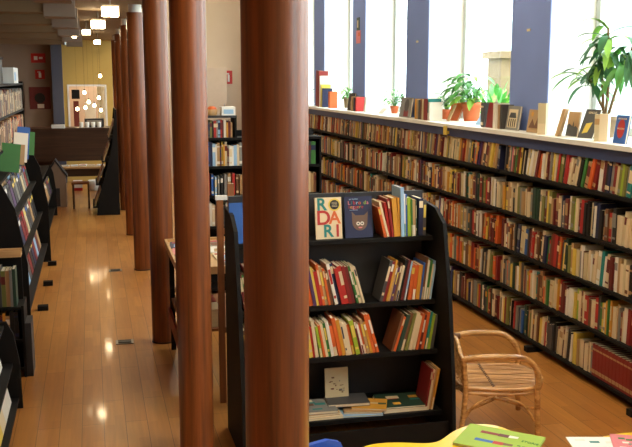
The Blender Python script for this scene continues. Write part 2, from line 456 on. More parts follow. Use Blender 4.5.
def child_book(name, t, d, h, c, c2, loc, rot, label, group, cat='picture book', style=0):
    """Book with its own page block as a part; spine faces local -y, thickness along x."""
    o = MB()
    cv = .0025; mc = bm_(c); m2 = bm_(c2)
    # U-shaped cover
    o.box((0, 0, 0), (cv, d, h), mc); o.box((t-cv, 0, 0), (t, d, h), mc); 
    bands = [(0, h, mc)] if style == 0 else [(0, h*.15, mc), (h*.15, h*.22, m2), (h*.22, h*.5, mc), (h*.5, h*.86, m2), (h*.86, h, mc)] if style == 1 else [(0, h*.3, m2), (h*.3, h, mc)] if style == 2 else [(0, h*.75, mc), (h*.75, h*.93, m2), (h*.93, h, mc)]
    for a, b, m in bands: o.box((cv, 0, a), (t-cv, cv, b), m)
    o = o.build(name, None, loc, rot)
    tag(o, label, cat, group)
    MB().box((cv+.0002, cv+.0005, .003), (t-cv-.0002, d-.004, h-.003), M['pages']).build('pages', o)
    return o

def row_books(x, zb, yfront, seq, dirn, rowname, group, hr=(.22, .27)):
    """seq entries: (colour, lean-degrees, thickness or None, height or None); leans towards dirn x (right +)."""
    out = []; prevth = None; prevh = .24
    for k, e in enumerate(seq):
        c, lean = e[0], e[1]
        t = e[2] if len(e) > 2 and e[2] else R.uniform(.014, .026)
        h = e[3] if len(e) > 3 and e[3] else R.uniform(*hr)
        th = rad(lean)                                     # + = top towards +x
        if prevth is not None:
            # gap for change of lean
            g = prevh*(math.tan(prevth)-math.tan(th)) if prevth > th else 0
            if th < prevth: x += max(g, 0)*1.0
        if th >= 0: px = x + t/math.cos(th); 
        # pivot on the lower corner in the leaning direction
        w = t/math.cos(th)
        if th >= 0:
            loc = Vector((x+w, yfront, zb)) ; off = Matrix.Rotation(th, 3, 'Y') @ Vector((-t, 0, 0)); loc = loc+off
        else:
            loc = Vector((x, yfront, zb))
        loc.y += R.uniform(0, .015); loc.z += .0008
        c2 = R.choice(['cream', 'yellow', 'white', 'ivory']) if c not in ('cream', 'white', 'ivory') else R.choice(['orange', 'maroon', 'green', 'navy', 'red'])
        cr = seq[k+1][0] if k+1 < len(seq) else None; cl = seq[k-1][0] if k else None
        out.append([c, t, cl, cr, loc, th, h, c2, R.uniform(.16, .2), R.choice((0, 0, 1, 2, 3))])
        x += w + .0006; prevth = th; prevh = h
    return out, x
def place_row(out, rowname, group):
    labs = {}
    rows = []
    for c, t, cl, cr, loc, th, h, c2, d, st in out:
        lean = 'upright' if abs(th) < .04 else ('right-leaning' if th > 0 else 'left-leaning')
        l = '%s %s picture book, %s of the black shelf' % (lean, nice(c), rowname)
        if cl and cr: l = l.replace(' of the black shelf', '') + ', between %s and %s' % (nice(cl), nice(cr))
        elif cr: l += ', left end beside %s' % nice(cr)
        else: l += ', right end beside %s' % nice(cl)
        rows.append((l, c, t, loc, th, h, c2, d, st)); labs.setdefault(l, []).append(len(rows)-1)
    for i, (l, c, t, loc, th, h, c2, d, st) in enumerate(rows):
        if len(labs[l]) > 1: l = l.replace('picture book', 'book') + ', %s such' % ORD[labs[l].index(i)]
        child_book('picture_book', t, d, h, c, c2, loc, (0, th, 0), l, group, style=st)
R.seed(5)
# second row
L1 = [(c, -9) for c in 'tan ochre maroon orange red cream darkred orange brown red lightblue orange tan'.split()]
L1 += [(c, -11) for c in 'orange purple yellow red orange tan orange brown'.split()] + [('white', -13, .02, .27), ('navy', -13, .02, .27)] + [(c, -13) for c in 'red red darkred maroon'.split()] + [('green', -15, .014, .25), ('cream', -15, .016), ('cream', -16, .014)]
L2 = [('darkgrey', 17, .022, .27), ('darkred', 17), ('ochre', 16), ('tan', 16), ('purple', 15), ('brown', 15), ('cream', 14), ('black', 13), ('maroon', 13, .022), ('lightblue', 12, .012),
      ('orange', 8, .028, .225), ('orange', 7, .026, .225), ('ochre', 7, .03, .225), ('blue', 7, .012, .24), ('brown', 8, .016, .275), ('white', 8, .014), ('green', 9, .018), ('cream', 9), ('lightblue', 9, .012)]
def total(L, h=.25): return sum((e[2] if len(e) > 2 and e[2] else .02)/math.cos(rad(e[1])) for e in L)
yf2 = BY-.235; yf3 = BY-.295
PRE = 'orange tan red brown cream darkred orange white ochre red orange brown cream maroon green red tan orange'.split()
def right_align(L, xr, zb, yf, hr=(.22, .27)):
    o, xe = row_books(0, zb, yf, L, -1, '', '', hr)
    for e in o: e[4].x += xr-xe
    return [e for e in o if e[4].x - math.sin(abs(e[5]))*e[6] > PX0+.035], xr
o1, xe = right_align([(c, -9) for c in PRE]+L1, 1.632, Z2, yf2)
L2 = [(e[0], e[1]*.85, (e[2]*.85 if len(e) > 2 else R.uniform(.011, .019))) + tuple(e[3:]) for e in L2]
o2, xe2 = row_books(1.535, Z2, yf2, L2, 1, '', '')
def fit(o2, xe2, xr, zb, htop):
    sh_ = xr - xe2
    for e in o2: e[4].x += sh_
fit(o2, xe2, 2.075, Z2, 0)
if xe > o2[0][4].x-.0: 
    pass
place_row(o1+o2, 'second row', 'picture books in the second row of the central shelf')
print('row2', xe, o2[0][4].x, xe2)
L3 = [(c, -8) for c in 'red orange cream tan green orange white maroon orange yellow red cream'.split()]
L3 += [('lime', -10, .016, .2), ('orange', -11), ('cream', -11), ('green', -11), ('white', -11, .02), ('orange', -11, .024, .2), ('orange', -12, .022, .25), ('ochre', -12), ('cream', -12, .014), ('cream', -12), ('orange', -13, .02, .2), ('lime', -13, .026), ('maroon', -14, .012), ('white', -14, .014), ('orange', -14, .014), ('tan', -14), ('ochre', -15), ('orange', -15, .018, .26), ('orange', -16, .018, .26)]
L4 = [('brown', 17, .014), ('orange', 17, .014), ('darkgreen', 16), ('brown', 15), ('olive', 14, .02), ('cream', 13), ('cream', 12, .018), ('orange', 11), ('maroon', 10, .016), ('orange', 10, .018), ('teal', 9, .016), ('lime', 9, .016), ('darkgrey', 8, .02)]
o1, xe = right_align([(c, -8) for c in PRE[:14]]+L3, 1.715, Z3, yf3, (.2, .24))
o2, xe2 = row_books(1.6, Z3, yf3, L4, 1, '', '', (.22, .25))
fit(o2, xe2, 2.075, Z3, 0)
print('row3', xe, o2[0][4].x, xe2)
place_row(o1+o2, 'third row', 'picture books in the third row of the central shelf')
# top row: two face-out covers and a leaning group
def face_book(name, w, h, t, c, loc, rz, tilt, label, cat='picture book', group=None):
    """Face-out book; cover plane in local xz facing -y, origin at lower left of the cover."""
    o = empty(name, loc, (tilt, 0, rz)); tag(o, label, cat, group)
    mb = MB().box((0, 0, 0), (w, .003, h), bm_(c)).box((0, t-.003, 0), (w, t, h), bm_(c)).box((0, .003, 0), (.003, t-.003, h), bm_(c))
    mb.build('cover', o)
    MB().box((.0035, .0035, .003), (w-.004, t-.0035, h-.003), M['pages']).build('pages', o)
    return o
def disc(parent, x, z, r, m, name, y=-.0012, sx=1, sz=1, d=.001, n=28):
    T = Matrix(((1, 0, 0, x), (0, 0, 1, y), (0, 1, 0, z), (0, 0, 0, 1)))
    return MB().prism([(r*sx*math.cos(2*PI*k/n), r*sz*math.sin(2*PI*k/n)) for k in range(n)], d, m, T).build(name, parent)
def poly(parent, pts, m, name, y=-.0012, d=.001):
    T = Matrix(((1, 0, 0, 0), (0, 0, 1, y), (0, 1, 0, 0), (0, 0, 0, 1)))
    return MB().prism(pts, d, m, T).build(name, parent)
fy = BY-.14
rb = face_book('picture_book', .172, .262, .018, 'cream', (1.335, fy, Z1+.001), 0, rad(-9), 'cream picture book with giant teal, red and orange letters facing out')
up = (PI/2, 0, 0)
for ch, c, x, z, sz in (('R', 'teal', .042, .215, .108), ('D', 'red', .052, .13, .125), ('A', 'orange', .125, .13, .11), ('R', 'teal', .08, .047, .108), ('I', 'red', .142, .047, .108)):
    text(ch, sz, bm_(c), rb, (x, -.0008, z), up, off=.0025)
disc(rb, .126, .215, .04, bm_('yellow'), 'badge', -.0012); disc(rb, .126, .215, .03, bm_('black'), 'badge', -.0024)
for k in range(4): poly(rb, [(.108, .229-k*.009), (.144, .229-k*.009), (.144, .231-k*.009), (.108, .231-k*.009)], bm_('cream'), 'badge_text', -.0034)
cb = face_book('picture_book', .182, .262, .016, 'navy', (1.527, fy, Z1+.001), 0, rad(-9), 'navy picture book with a brown cat face on its cover, facing out')
catm = mat('cat_brown', (112, 90, 78), .7, .3, .1)
head = [(.05, .165), (.062, .135), (.072, .137)]
pts = []
for a in range(0, 181, 12):
    t = rad(180+a); pts.append((.098+.05*math.cos(t), .1+.055*math.sin(t)))
pts += [(.15, .13), (.152, .165), (.128, .143), (.07, .143), (.046, .168)]
poly(cb, pts, catm, 'cat_face')
for x in (.086, .112):
    disc(cb, x, .09, .012, bm_('white'), 'cat_eye', -.0024); disc(cb, x, .09, .0055, bm_('black'), 'cat_pupil', -.0034)
poly(cb, [(.085, .068), (.115, .068), (.108, .06), (.092, .06)], bm_('pink'), 'cat_mouth', -.0024)
for i, (ch, c) in enumerate(zip('Libro da', ['pink', 'teal', 'red', 'lightblue', 'orange', 'navy', 'lime', 'pink'])):
    if ch != ' ': text(ch, .034, bm_(c), cb, (.03+i*.0175, -.0008, .222), up)
for i, (ch, c) in enumerate(zip('leggere', ['red', 'ochre', 'pink', 'red', 'orange', 'lime', 'red'])):
    text(ch, .03, bm_(c), cb, (.03+i*.0145, -.0008, .196), up)
text('per bambini', .012, bm_('lightblue'), cb, (.06, -.0008, .246), up)
text('storie illustrate', .009, bm_('lightblue'), cb, (.06, -.0008, .176), up)
R.seed(3)
LT = [('orange', -14, .016, .2), ('cream', -15, .014, .235), ('red', -10, .014, .225), ('darkred', -9, .016, .25), ('ochre', -5, .03, .25), ('ochre', -3, .014, .25), ('lightblue', -2, .022, .315), ('white', -2, .012, .27), ('blue', -2, .01, .27), ('lime', -2, .022, .25), ('green', -2, .01, .24), ('tan', -2, .022, .235), ('darkgreen', -2, .008, .23)]
ot, xt = row_books(1.775, Z1, BY-.175, LT, 1, '', '')
place_row(ot, 'top row', 'picture books in the top row of the central shelf')
print('top', xt)
LT = [('navy', 0, .03, .24), ('darkgrey', 0, .02, .23)]
ot, xt = row_books(xt+.012, Z1, BY-.165, LT, 1, '', '')
place_row(ot, 'top row end', 'picture books in the top row of the central shelf'); print(xt)
face_book('picture_book', .17, .25, .014, 'blue', (.79, fy-.02, Z1+.001), 0, rad(-8), 'blue picture book facing out at the far left of the shelf top row')
face_book('picture_book', .19, .24, .014, 'yellow', (.95, fy, Z1+.001), 0, rad(-9), 'yellow picture book facing out, second from left in the shelf top row')
# bottom row: flat piles, an upright cover and a leaning trio
def flat_book(w, d, t, c, loc, rz, label, group=None, name='picture_book', cat='picture book', art=None):
    o = empty(name, loc, (0, 0, rz)); tag(o, label, cat, group)
    MB().box((-w/2, -d/2, t-.002), (w/2, d/2, t), bm_(c) if isinstance(c, str) else c).box((-w/2, -d/2, 0), (w/2, d/2, .002), bm_(c) if isinstance(c, str) else c).build('cover', o)
    MB().box((-w/2+.002, -d/2+.002, .0022), (w/2-.003, d/2-.003, t-.0022), M['pages']).build('pages', o)
    if art:
        RR = random.Random(art)
        for k in range(5):
            a = MB()
            x, y = RR.uniform(-.35, .25)*w, RR.uniform(-.35, .25)*d
            a.box((x, y, t), (x+w*RR.uniform(.1, .3), y+d*RR.uniform(.06, .25), t+.0006+k*.0001), bm_(RR.choice(['ochre', 'red', 'olive', 'cream', 'teal', 'brown', 'darkgreen'])))
            a.build('cover_picture', o)
    return o
yb = BY-.25
z = Z4+.001
flat_book(.30, .26, .016, 'cream', (1.30, yb, z), 0, 'cream book at the bottom of the left flat pile, lowest shelf', art=None)
flat_book(.28, .25, .014, 'tan', (1.29, yb+.01, z+.0165), .04, 'tan book second in the left flat pile, lowest shelf')
flat_book(.25, .22, .018, 'grey', (1.30, yb, z+.031), -.05, 'grey book with brown picture on top of the left flat pile', art=3)
flat_book(.26, .22, .01, 'lightblue', (1.585, yb-.03, z), -.1, 'pale blue flat book under others in the middle of the lowest shelf')
flat_book(.24, .2, .012, 'tan', (1.60, yb-.02, z+.011), -.18, 'tan flat book with picture under the middle of the lowest shelf', art=8)
flat_book(.22, .18, .014, 'ochre', (1.655, yb-.02, z+.024), -.35, 'ochre flat book with red spine edge, lowest shelf middle', art=12)
flat_book(.27, .18, .02, 'darkgrey', (1.52, yb+.04, z+.039), -.08, 'dark flat book below the small upright cover on the lowest shelf')
flat_book(.30, .25, .022, 'cream', (1.87, yb-.0, z), -.02, 'thick white flat book at the bottom of the right pile', )
flat_book(.29, .24, .012, 'darkgreen', (1.865, yb+.005, z+.0225), -.05, 'dark green illustrated flat book on top of the right pile', art=21)
fb = face_book('picture_book', .155, .19, .014, 'ivory', (1.39, yb+.08, z+.060), 0, rad(-8), 'small cream sketch-covered book standing upright on the lowest shelf')
RR = random.Random(9); a = MB()
for k in range(16):
    x, zz = RR.uniform(.02, .12), RR.uniform(.02, .16)
    a.box((x, -.0015, zz), (x+RR.uniform(.006, .02), 0, zz+RR.uniform(.003, .01)), bm_(RR.choice(['brown', 'tan', 'maroon', 'grey'])))
a.build('cover_sketch', fb)
R.seed(11)
ob, xb = row_books(1.97, Z4, BY-.38, [('darkred', 9, .012, .27), ('cream', 9, .012, .265), ('tan', 10, .012, .27), ('ochre', 10, .014, .27)], 1, '', '')
for e in ob: e[4].x += 2.045-xb
place_row(ob, 'bottom row', 'books leaning at the right end of the lowest shelf')
for i, e in enumerate((('black', 0),)):
    pass

# ------------------------------------------------------------------ rattan armchair
CH = empty('rattan_armchair', (2.185, 4.925, 0), (0, 0, rad(-12)))
tag(CH, 'brown rattan armchair with a woven cane seat beside the black picture book shelf', 'armchair')
# local x = facing direction, local y = across (0 near camera .. W far)
W, D, sz, az = .48, .50, .33, .525
rt = .013
hoop = smoothpts([(.02, .03, sz), (.25, -.005, sz), (.46, .03, sz), (.555, W/2, sz+.005), (.46, W-.02, sz), (.25, W, sz), (.02, W-.03, sz), (-.01, W/2, sz-.005), (.02, .03, sz)], 5)
MB().tube(hoop, rt, M['rattan']).tube([p-Vector((0, 0, .03)) for p in hoop], rt*.8, M['rattan']).build('seat_frame', CH)
sl = MB()
n = 15
MR = M['rattan']
for k in range(n):
    y = .025+(W-.05)*k/(n-1); u = abs(y/W-.5)*2
    x1 = .545-.09*u**2; bow = .004*math.sin(k*2.1)
    sl.tube([(.0, y, sz+.01), (.15, y+bow, sz+.006), (.32, y-bow, sz+.006), (x1, y, sz+.012)], .0072, M['rattan'], 6)
sl.tube([(.2, .02, sz-.008), (.2, W-.02, sz-.008)], .008, M['rattan2'], 6).tube([(.36, .02, sz-.008), (.36, W-.02, sz-.008)], .008, M['rattan2'], 6)
for k in range(n): 
    y = .025+(W-.05)*k/(n-1)
    sl.tube([(.192, y-.006, sz+.012), (.2, y, sz+.017), (.208, y+.006, sz+.012)], .004, M['rattan2'], 5)
sl.build('seat', CH)
for s_, y in ((0, .0), (1, W)):
    arm = smoothpts([(.0, y, az+.0), (.09, y-(.02 if not s_ else -.02), az+.02), (.25, y-(.03 if not s_ else -.03), az+.025), (.38, y-(.02 if not s_ else -.02), az+.01), (.455, y, az-.06), (.475, y, az-.14), (.47, y, sz+.0)], 6)
    MB().tube(arm, .0195, M['rattan'], 10).build('armrest', CH)
    MB().tube(smoothpts([(.47, y, sz), (.475, y+(0 if not s_ else 0), .2), (.485, y, .01)], 4), .0175, M['rattan'], 10).build('leg', CH)
    # rear leg goes up as back post
    MB().tube(smoothpts([(-.005, y+(.02 if not s_ else -.02), .01), (.015, y+(.02 if not s_ else -.02), .2), (.02, y+(.02 if not s_ else -.02), sz), (.0, y, az)], 5), .0175, M['rattan'], 10).build('leg', CH)
    MB().tube(smoothpts([(.46, y, .12), (.38, y, .23), (.22, y, sz-.04)], 5), .009, M['rattan'], 8).tube(smoothpts([(.01, y+(.02 if not s_ else -.02), .12), (.08, y, .23), (.2, y, sz-.04)], 5), .009, M['rattan'], 8).build('brace', CH)
    MB().lathe([(.0205, -.02), (.0205, .02)], M['rattan2'], 12, Matrix.Translation((.05, y, az+.012)) @ Matrix.Rotation(PI/2, 4, 'Y')).build('binding', CH)
MB().tube(smoothpts([(.48, .01, .12), (.51, W*.3, .24), (.515, W/2, sz-.03), (.51, W*.7, .24), (.48, W-.01, .12)], 5), .009, M['rattan'], 8).build('brace', CH)
MB().tube([(.012, .03, .17), (.48, W-.02, .17)], .009, M['rattan'], 8).build('stretcher', CH)
MB().tube([(.012, W-.03, .19), (.48, .02, .19)], .009, M['rattan'], 8).build('stretcher', CH)
bk = smoothpts([(.0, .0, az), (-.005, .08, az+.01), (.0, W/2, az+.06), (-.005, W-.08, az+.03), (.0, W, az)], 6)
MB().tube(bk, .015, M['rattan'], 10).build('top_rail', CH)
bs = MB()
for k in range(9):
    y = .06+(W-.12)*k/8; bs.tube([(.015, y, sz), (.01, y, az-.1), (.0, y, az+.045-.035*(abs(k-4)/4)**2)], .006, M['rattan'], 6)
bs.build('backrest', CH)

# ------------------------------------------------------------------ children's tables and blue chair in the foreground
def blob(cx, cy, n, r0, amp, ph):
    return [(cx+(r0+amp*math.cos(n*2*PI*k/96+ph))*math.cos(2*PI*k/96), cy+(r0+amp*math.cos(n*2*PI*k/96+ph))*math.sin(2*PI*k/96)) for k in range(96)]
T1 = empty('flower_table', (1.62, 3.38, 0)); tag(T1, 'yellow wavy-edged children\'s table with a green book on it', 'table')
r_top = []
for k in range(120):
    a = 2*PI*k/120; r = .52+.10*math.cos(5*(a-rad(65)))
    r_top.append((r*math.cos(a), r*math.sin(a)))
MB().prism(r_top, .024, M['yellow'], Matrix.Translation((0, 0, .496)), True).build('tabletop', T1, bevel=.004)
for a in (65, 137, 209, 281, 353):
    x, y = .40*math.cos(rad(a)), .40*math.sin(rad(a))
    MB().lathe([(.02, 0), (.026, .496)], M['yellow'], 16, Matrix.Translation((x, y, 0))).build('leg', T1)
gb = flat_book(.38, .27, .012, 'lime', (1.845, 3.715, .5215), rad(-42), 'lime green picture book with striped cartoon legs on the yellow table')
def flatpoly(parent, pts, c, zt, name): MB().prism(pts, .0006, bm_(c), Matrix.Translation((0, 0, zt))).build(name, parent)
zt = .0121
for y0, c1, cc in ((.045, 'darkred', 'maroon'), (-.055, 'blue', 'red')):
    flatpoly(gb, [(-.11, y0), (-.02, y0+.0), (-.02, y0+.026), (-.11, y0+.03)], c1, zt, 'cover_picture')
    flatpoly(gb, [(-.02, y0-.004), (.03, y0-.004), (.03, y0+.03), (-.02, y0+.03)], cc, zt, 'cover_picture')
    flatpoly(gb, [(.03, y0), (.075, y0+.005), (.075, y0+.028), (.03, y0+.028)], 'white' if c1 == 'darkred' else 'brown', zt, 'cover_picture')
text('STORIE', .026, bm_('green'), gb, (.14, .03, .0125), (0, 0, rad(-5)), 'cover_title')
text('da ridere', .02, bm_('green'), gb, (.13, -.03, .0125), (0, 0, rad(-5)), 'cover_title')
T2 = empty('round_table', (2.58, 3.36, 0)); tag(T2, 'low table covered with papers at the bottom right edge', 'table')
MB().lathe([(.44, .436), (.45, .44), (.45, .456), (.44, .46)], M['yellow'], 48).build('tabletop', T2)
MB().lathe([(.03, .03), (.03, .436)], M['steel'], 16).build('pedestal', T2)
MB().lathe([(.22, 0), (.22, .015), (.05, .03)], M['steel'], 32).build('base', T2)
R.seed(2)
for k, (x, y, rz, w, d, c, l) in enumerate(((2.38, 3.68, -.25, .3, .21, 'white', 'open white paper with coloured spots at the bottom edge beside the yellow table'),
        (2.54, 3.66, -.45, .2, .2, 'pink', 'pink leaflet among the papers at the bottom right'),
        (2.70, 3.56, .1, .2, .21, 'grey', 'grey leaflet at the far bottom right of the papers'),
        (2.44, 3.33, .3, .3, .21, 'lightblue', 'pale blue leaflet nearest the camera on the paper-covered table'))):
    z0 = .4605+.004*k
    flat_book(w, d, .0038, M['paper'] if c == 'white' else c, (x, y, z0), rz, l, 'papers on the low table', 'leaflet', 'leaflet', art=(31 if c == 'white' else None)) if False else None
    o = empty('leaflet', (x, y, z0), (0, 0, rz)); tag(o, l, 'leaflet', 'papers on the low table')
    MB().box((-w/2, -d/2, 0), (w/2, d/2, .003), M['paper'] if c == 'white' else bm_(c)).build('sheet', o)
    RR = random.Random(k)
    for q in range(5):
        a = MB()
        xx, yy = RR.uniform(-.4, .2)*w, RR.uniform(-.4, .3)*d
        a.box((xx, yy, .003), (xx+w*.16, yy+d*.1, .0034), bm_(RR.choice(['green', 'grey', 'teal', 'white', 'red'])))
        a.build('printed_picture', o)
BC = empty('blue_chair', (1.0, 3.62, 0), (0, 0, rad(20))); tag(BC, 'blue plastic children\'s chair, its rounded back top showing at the bottom edge', 'chair')
bp = [(-.15, .3), (.15, .3), (.155, .5), (.12, .575), (.05, .6), (-.05, .6), (-.12, .575), (-.155, .5)]
T = Matrix(((1, 0, 0, 0), (0, 0, 1, .13), (0, 1, 0, 0), (0, 0, 0, 1)))
MB().prism(bp, .025, M['bluep'], T, True).build('backrest', BC, bevel=.008)
MB().box((-.15, -.15, .285), (.15, .155, .305), M['bluep']).build('seat', BC, bevel=.006)
for sx in (-1, 1):
    for sy in (-1, 1):
        MB().tube([(sx*.15, sy*.14, .0), (sx*.125, sy*.12, .285)], .013, M['bluep'], 10).build('leg', BC)

# ------------------------------------------------------------------ sill things
def leaf_mesh(mb, base, dirv, L, wd, droop, m, n=6):
    """Arching blade from base along dirv, drooping; gently folded."""
    d = Vector(dirv).normalized(); side = d.cross(Vector((0, 0, 1)))
    if side.length < .1: side = Vector((1, 0, 0))
    side.normalize(); vs = []; fs = []
    p = Vector(base); cur = d.copy()
    for i in range(n+1):
        t = i/n; w = wd*math.sin(PI*min(1, t*.93+.05))**.8
        up = side.cross(cur).normalized()
        vs += [tuple(p-side*w+up*w*.25), tuple(p), tuple(p+side*w+up*w*.25)]
        cur = (cur+Vector((0, 0, -droop/n))).normalized(); p = p+cur*(L/n)
    for i in range(n):
        a = i*3
        fs += [(a, a+1, a+4, a+3), (a+1, a+2, a+5, a+4)]
    mb.add(vs, fs, m, None, True)
def clear_of_wall(mb, n0, f0, loc):
    """drop the last leaf if it would run into a pier or through the window pane"""
    win = [w_ for w_ in wins if w_[0] < loc[1] < w_[1]][0]
    for v in mb.v[n0:]:
        x, y, z = v[0]+loc[0], v[1]+loc[1], v[2]+loc[2]
        if x > 4.12 or z < 1.815 or (x > 3.70 and not win[0]+.02 < y < win[1]-.02):
            del mb.v[n0:]; del mb.f[f0:]; del mb.m[f0:]; del mb.sm[f0:]; return False
    return True
def pot(parent, r, h, m, name='pot'):
    MB().lathe([(r*.68, 0), (r*.9, h*.8), (r*.97, h*.8), (r*1.0, h), (r*.88, h), (r*.85, h*.9)], m, 32).build(name, parent)
    MB().lathe([(r*.01, h*.88), (r*.85, h*.9)], M['soil'], 24, cap=False).build('soil', parent)
def bushy(loc, label, r, h, nl, L, wd, seed, mats, potm=None, spread=.9, name='potted_plant', droop=1.2, up=(0.3, 1.2)):
    o = empty(name, loc); tag(o, label, 'plant')
    pot(o, r, h, potm or M['terracotta'])
    RR = random.Random(seed)
    st = MB(); lm = MB()
    for k in range(nl):
        a = 2*PI*k*.382+RR.uniform(-.3, .3); sh = RR.uniform(.15, 1)
        b = (RR.uniform(-.3, .3)*r, RR.uniform(-.3, .3)*r, h*.9)
        e = Vector((math.cos(a)*spread*RR.uniform(.2, 1)*L*.8, math.sin(a)*spread*RR.uniform(.2, 1)*L*.8, h+RR.uniform(*up)*L))
        st.tube([b, (b[0]*.5+e.x*.4, b[1]*.5+e.y*.4, (b[2]+e.z)/2+.02), e], .003, M['leaf'], 5)
        dv = Vector((math.cos(a), math.sin(a), RR.uniform(.0, .9)))
        n0, f0 = len(lm.v), len(lm.f)
        leaf_mesh(lm, e, dv, L*RR.uniform(.7, 1.2), wd*RR.uniform(.8, 1.2), droop*RR.uniform(.6, 1.3), RR.choice(mats))
        clear_of_wall(lm, n0, f0, loc)
    st.build('stems', o); lm.build('foliage', o)
    return o
g = [M['leaf'], M['leaf'], M['leaf3'], M['leaf2']]
bushy((4.0, 9.0, 1.8), 'leafy green plant in a large terracotta pot on the window sill', .115, .2, 80, .22, .036, 4, g, spread=1.15, droop=1.4, up=(-.1, 1.25))
bushy((3.92, 9.5, 1.8), 'small leafy green plant in a terracotta pot behind the leaning orange book', .07, .11, 34, .09, .024, 8, g, up=(.2, 1.8))
bushy((3.93, 13.6, 1.8), 'spiky light green plant in a pale pot on the far window sill', .07, .17, 26, .22, .018, 12, [M['leaf3'], M['leaf']], M['stone'], spread=.35, droop=1.0, up=(-.1, .6))
bushy((3.95, 15.45, 1.8), 'small green plant in a brown pot at the left end of the sill', .08, .2, 20, .12, .022, 13, g, M['stone'], up=(.0, .7))
bushy((3.9, 11.25, 1.8), 'light green plant in a small terracotta pot left of the grey book cover', .06, .1, 26, .13, .02, 15, [M['leaf3'], M['leaf']], up=(.1, 1.6))
bushy((3.95, 10.85, 1.8), 'dark-tipped plant in a terracotta pot just behind the grey book cover', .07, .12, 20, .15, .02, 17, [M['leaf2'], M['leaf']], up=(.1, 1.0))
bushy((3.95, 5.4, 1.8), 'small pale green plant behind the blue book at the right edge', .06, .12, 34, .13, .018, 19, [M['leaf3'], M['leaf']], up=(.1, 1.7))
# dracaena
DR = empty('dracaena', (3.88, 6.2, 1.8)); tag(DR, 'tall dracaena with long drooping leaves on the window sill at the right', 'plant')
pot(DR, .1, .16, M['stone'])
RR = random.Random(21); st = MB(); lm = MB()
canes = [((0, .02, .14), (.0, .06, .42), (.0, .12, .66)), ((.02, -.02, .14), (.03, .16, .30), (0, .30, .50)), ((0, -.03, .14), (0, -.16, .42), (.02, -.30, .70)), ((0, 0, .14), (.02, .0, .5), (.0, .02, .84))]
for c in canes: st.tube(smoothpts(c, 5), .012, M['stem'], 8, r1=.009)
for ci, c in enumerate(canes):
    tip = Vector(c[2]); prev = Vector(c[1])
    got = 0
    while got < 19:
        n0, f0 = len(lm.v), len(lm.f)
        t = RR.uniform(.3, 1); base = prev.lerp(tip, t)
        a = RR.uniform(0, 2*PI)
        dv = Vector((math.cos(a)*.8, math.sin(a)*1.1, RR.uniform(-.3, 1.1)))
        leaf_mesh(lm, base, dv, RR.uniform(.22, .36), RR.uniform(.024, .036), RR.uniform(1.0, 2.3), RR.choice([M['leaf'], M['leaf2'], M['leaf2'], M['leaf3']]), 7)
        got += clear_of_wall(lm, n0, f0, (3.88, 6.2, 1.8))
st.build('stems', DR); lm.build('foliage', DR)

SG = 'books standing on the window sill'
def sill_book(x, y, t, d, h, c, label, rz=0, th=0, c2='cream', st=0, z=1.8):
    """spine-out book on the sill; spine faces the room (-x)."""
    o = book_mb(t, d, h, c, c2, st).build('sill_book', None, (x, y, z+.0006), (th, 0, rz)); tag(o, label, 'book', SG); return o
def sill_face(x, y, w, h, c, label, rz=-90, tilt=-8, t=.02, art=None):
    """cover faces the room; local x runs towards -y (to the right in the photo)."""
    o = face_book('sill_book', w, h, t, c, (x, y, 1.8008), rad(rz), rad(tilt), label, 'book', SG)
    if art: art(o, w, h)
    return o
def a_oval(o, w, h):
    disc(o, w*.5, h*.52, w*.3, bm_('red'), 'red_oval', sz=1.5); text('RACCONTI', w*.11, bm_('cream'), o, (w*.5, -.0018, h*.52), up)
    text('ANTOLOGIA', w*.12, bm_('cream'), o, (w*.5, -.0008, h*.87), up)
def a_castle(o, w, h):
    poly(o, [(.0, .0), (w, 0), (w, h*.33), (w*.78, h*.42), (w*.62, h*.38), (w*.55, h*.62), (w*.48, h*.4), (w*.2, h*.5), (0, h*.42)], bm_('darkgrey'), 'cover_picture')
def a_temple(o, w, h):
    poly(o, [(w*.14, h*.1), (w*.86, h*.1), (w*.86, h*.86), (w*.14, h*.86)], bm_('cream'), 'cover_picture')
    poly(o, [(w*.2, h*.5), (w*.8, h*.5), (w*.7, h*.72), (w*.3, h*.72)], bm_('darkgrey'), 'cover_picture', -.0024)
    for k in range(4): poly(o, [(w*(.22+k*.16), h*.12), (w*(.29+k*.16), h*.12), (w*(.29+k*.16), h*.46), (w*(.22+k*.16), h*.46)], bm_('black'), 'cover_picture', -.0024)
def a_tan(o, w, h):
    poly(o, [(w*.1, h*.2), (w*.3, h*.6), (w*.5, h*.3), (w*.7, h*.8), (w*.9, h*.2)], bm_('brown'), 'cover_picture'); disc(o, w*.25, h*.8, w*.08, bm_('ochre'), 'cover_picture')
def a_yel(o, w, h):
    poly(o, [(w*.2, h*.15), (w*.55, h*.2), (w*.7, h*.55), (w*.3, h*.5)], bm_('yellow'), 'cover_picture'); text('GIALLO', w*.16, bm_('cream'), o, (w*.5, -.0008, h*.88), up)
def a_portrait(o, w, h): disc(o, w*.6, h*.4, w*.2, bm_('brown'), 'cover_picture', sz=1.3); disc(o, w*.55, h*.5, w*.1, bm_('tan'), 'cover_picture', -.0024)
def a_grey(o, w, h): poly(o, [(w*.4, h*.05), (w*.8, h*.05), (w*.8, h*.35), (w*.4, h*.35)], bm_('darkred'), 'cover_picture'); disc(o, w*.6, h*.6, w*.2, bm_('darkgrey'), 'cover_picture')
sill_face(3.60, 5.64, .15, .20, 'blue', 'blue book with a red oval on its cover, rightmost on the sill', art=a_oval)
sill_face(3.62, 5.22, .15, .2, 'black', 'black book cut by the right photo edge on the sill', t=.03)
sill_book(3.62, 5.74, .06, .12, .2, 'cream', 'thick cream book on the sill left of the blue oval book', rz=rad(50))
sill_book(3.585, 5.795, .035, .12, .195, 'ivory', 'slim ivory book pressed against the thick cream sill book', rz=rad(50), st=1, c2='tan')
